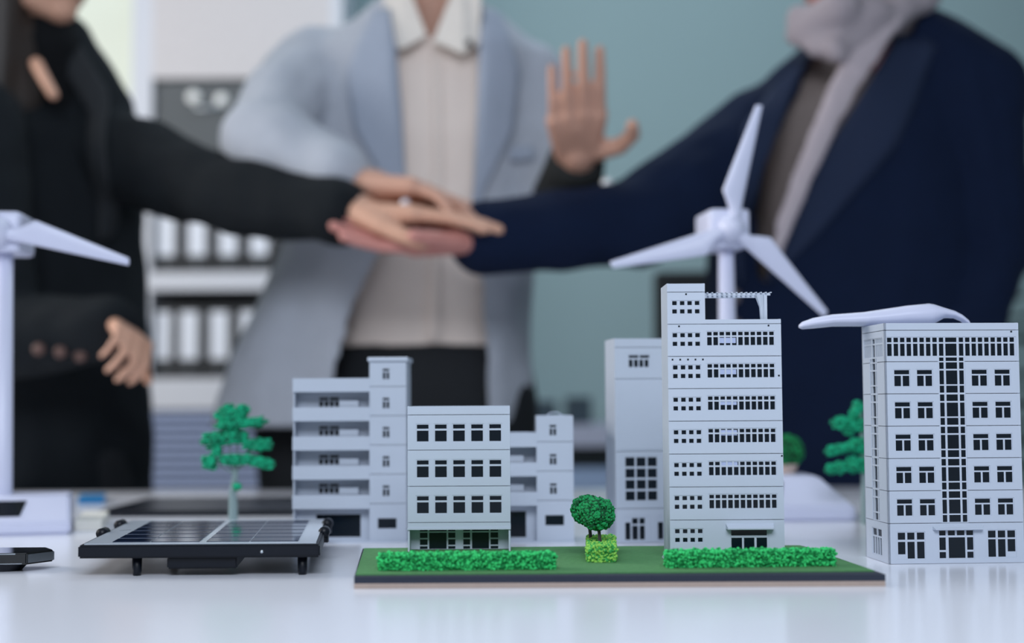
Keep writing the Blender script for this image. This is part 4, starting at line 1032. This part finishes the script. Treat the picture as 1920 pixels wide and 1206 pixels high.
b = nb(); loft(b, [(Rx, Ry, .8, .18, .135), (Rx, Ry, 1.0, .165, .13), (Rx, Ry, 1.2, .175, .135), (Rx, Ry, 1.32, .19, .125), (Rx, Ry, 1.37, .15, .10), (Rx, Ry, 1.42, .085, .08)])
capsule(b, (Rx - .11, Ry - .03, 1.29), (Rx + .1, Ry - .02, 1.31), .07, .075)
o = blend('top', b, .01, topm, None, 4, wrinkle=.004); under(o, PR)
def secR(pl_, pr_, py, ry, Y=2.12, cy=0): return ((X(pl_, Y) + X(pr_, Y)) / 2, Ry + cy, Z(py, 2.12), (X(pr_, Y) - X(pl_, Y)) / 2, ry)
vR = [(1545, 60), (1490, 190), (1440, 300), (1418, 420), (1420, 520), (1450, 520), (1500, 400), (1545, 300), (1620, 180), (1740, 10), (1740, -60), (1560, -60)]
b = nb(); loft(b, [secR(1330, 1850, 1080, .155), secR(1328, 1865, 900, .155), secR(1330, 1870, 700, .155), secR(1345, 1870, 500, .155), secR(1370, 1870, 330, .15), secR(1400, 1850, 200, .14), secR(1460, 1810, 120, .12), secR(1560, 1730, 40, .09)])
capsule(b, s3 + V((.04, -.02, .012)), e3, .085, .068); capsule(b, e3, w3.lerp(e3, .04), .066, .054); capsule(b, s4, e4, .09, .07); capsule(b, e4, w4.lerp(e4, .1), .066, .05)
capsule(b, P(1520, 165, 2.14), s3, .055, .075); capsule(b, P(1720, 95, 2.16), s4 + V((.02, 0, .01)), .07, .085)
o = blend('blazer', b, .008, nv, None, 5, wrinkle=.009, wscale=7, thick=.004, keep=lambda c, n: not (c.y < 2.15 and n.y < .3 and inpoly(*PX(c), vR)) and c.z > .68); trR = tree_of(o); under(o, PR)
nl = mat('navy_lapel', (12, 30, 60), .85, var=.08)
o = patch('lapel', [(1735, 5), (1620, 180), (1545, 300), (1500, 400), (1452, 515)], [(1790, 60), (1745, 165), (1700, 260), (1560, 420), (1460, 525)], 2.0, trR, nl, None, .007, .004); under(o, PR)
o = patch('lapel', [(1535, 90), (1485, 200), (1438, 310), (1416, 420), (1418, 515)], [(1480, 130), (1400, 230), (1390, 320), (1392, 420), (1414, 520)], 2.0, trR, nl, None, .007, .004); under(o, PR)
b = nb()
cl = [P(1665, 20, 2.05), P(1608, 115, 2.035), P(1552, 225, 2.03), P(1505, 330, 2.03), P(1468, 430, 2.03), P(1448, 500, 2.04)]
tube(b, cl, [.028, .024, .019, .016, .013, .010], 14, fx=.35, ref=(0, 1, 0)); o = blend('scarf_tail', b, .005, mat('scarf_tail', (178, 166, 172), .85), None, 3, wrinkle=.003, wscale=20); under(o, PR)
b = nb(); loft(b, [(Rx, Ry, .66, .18, .13), (Rx, Ry, .95, .16, .12)]); legs(b, Rx, Ry, .8, .95, .085, .02)
o = blend('trousers', b, .012, trm, None, 3); under(o, PR); shoes(0, 0, .085, PR)
for k, yy in enumerate((540, 600)):
    pz = P(1412, yy, 1.95); h = trR.ray_cast(V((pz.x, pz.y - .2, pz.z)), V((0, 1, 0)), .8); y_ = h[0].y if h[0] else 2.0
    b = nb(); ball(b, (pz.x, y_ - .004, pz.z), .012, .005, .012); o = obj('button', b, mat('brass_grey_button', (120, 112, 116), .35, metal=.5), None, True); under(o, PR)
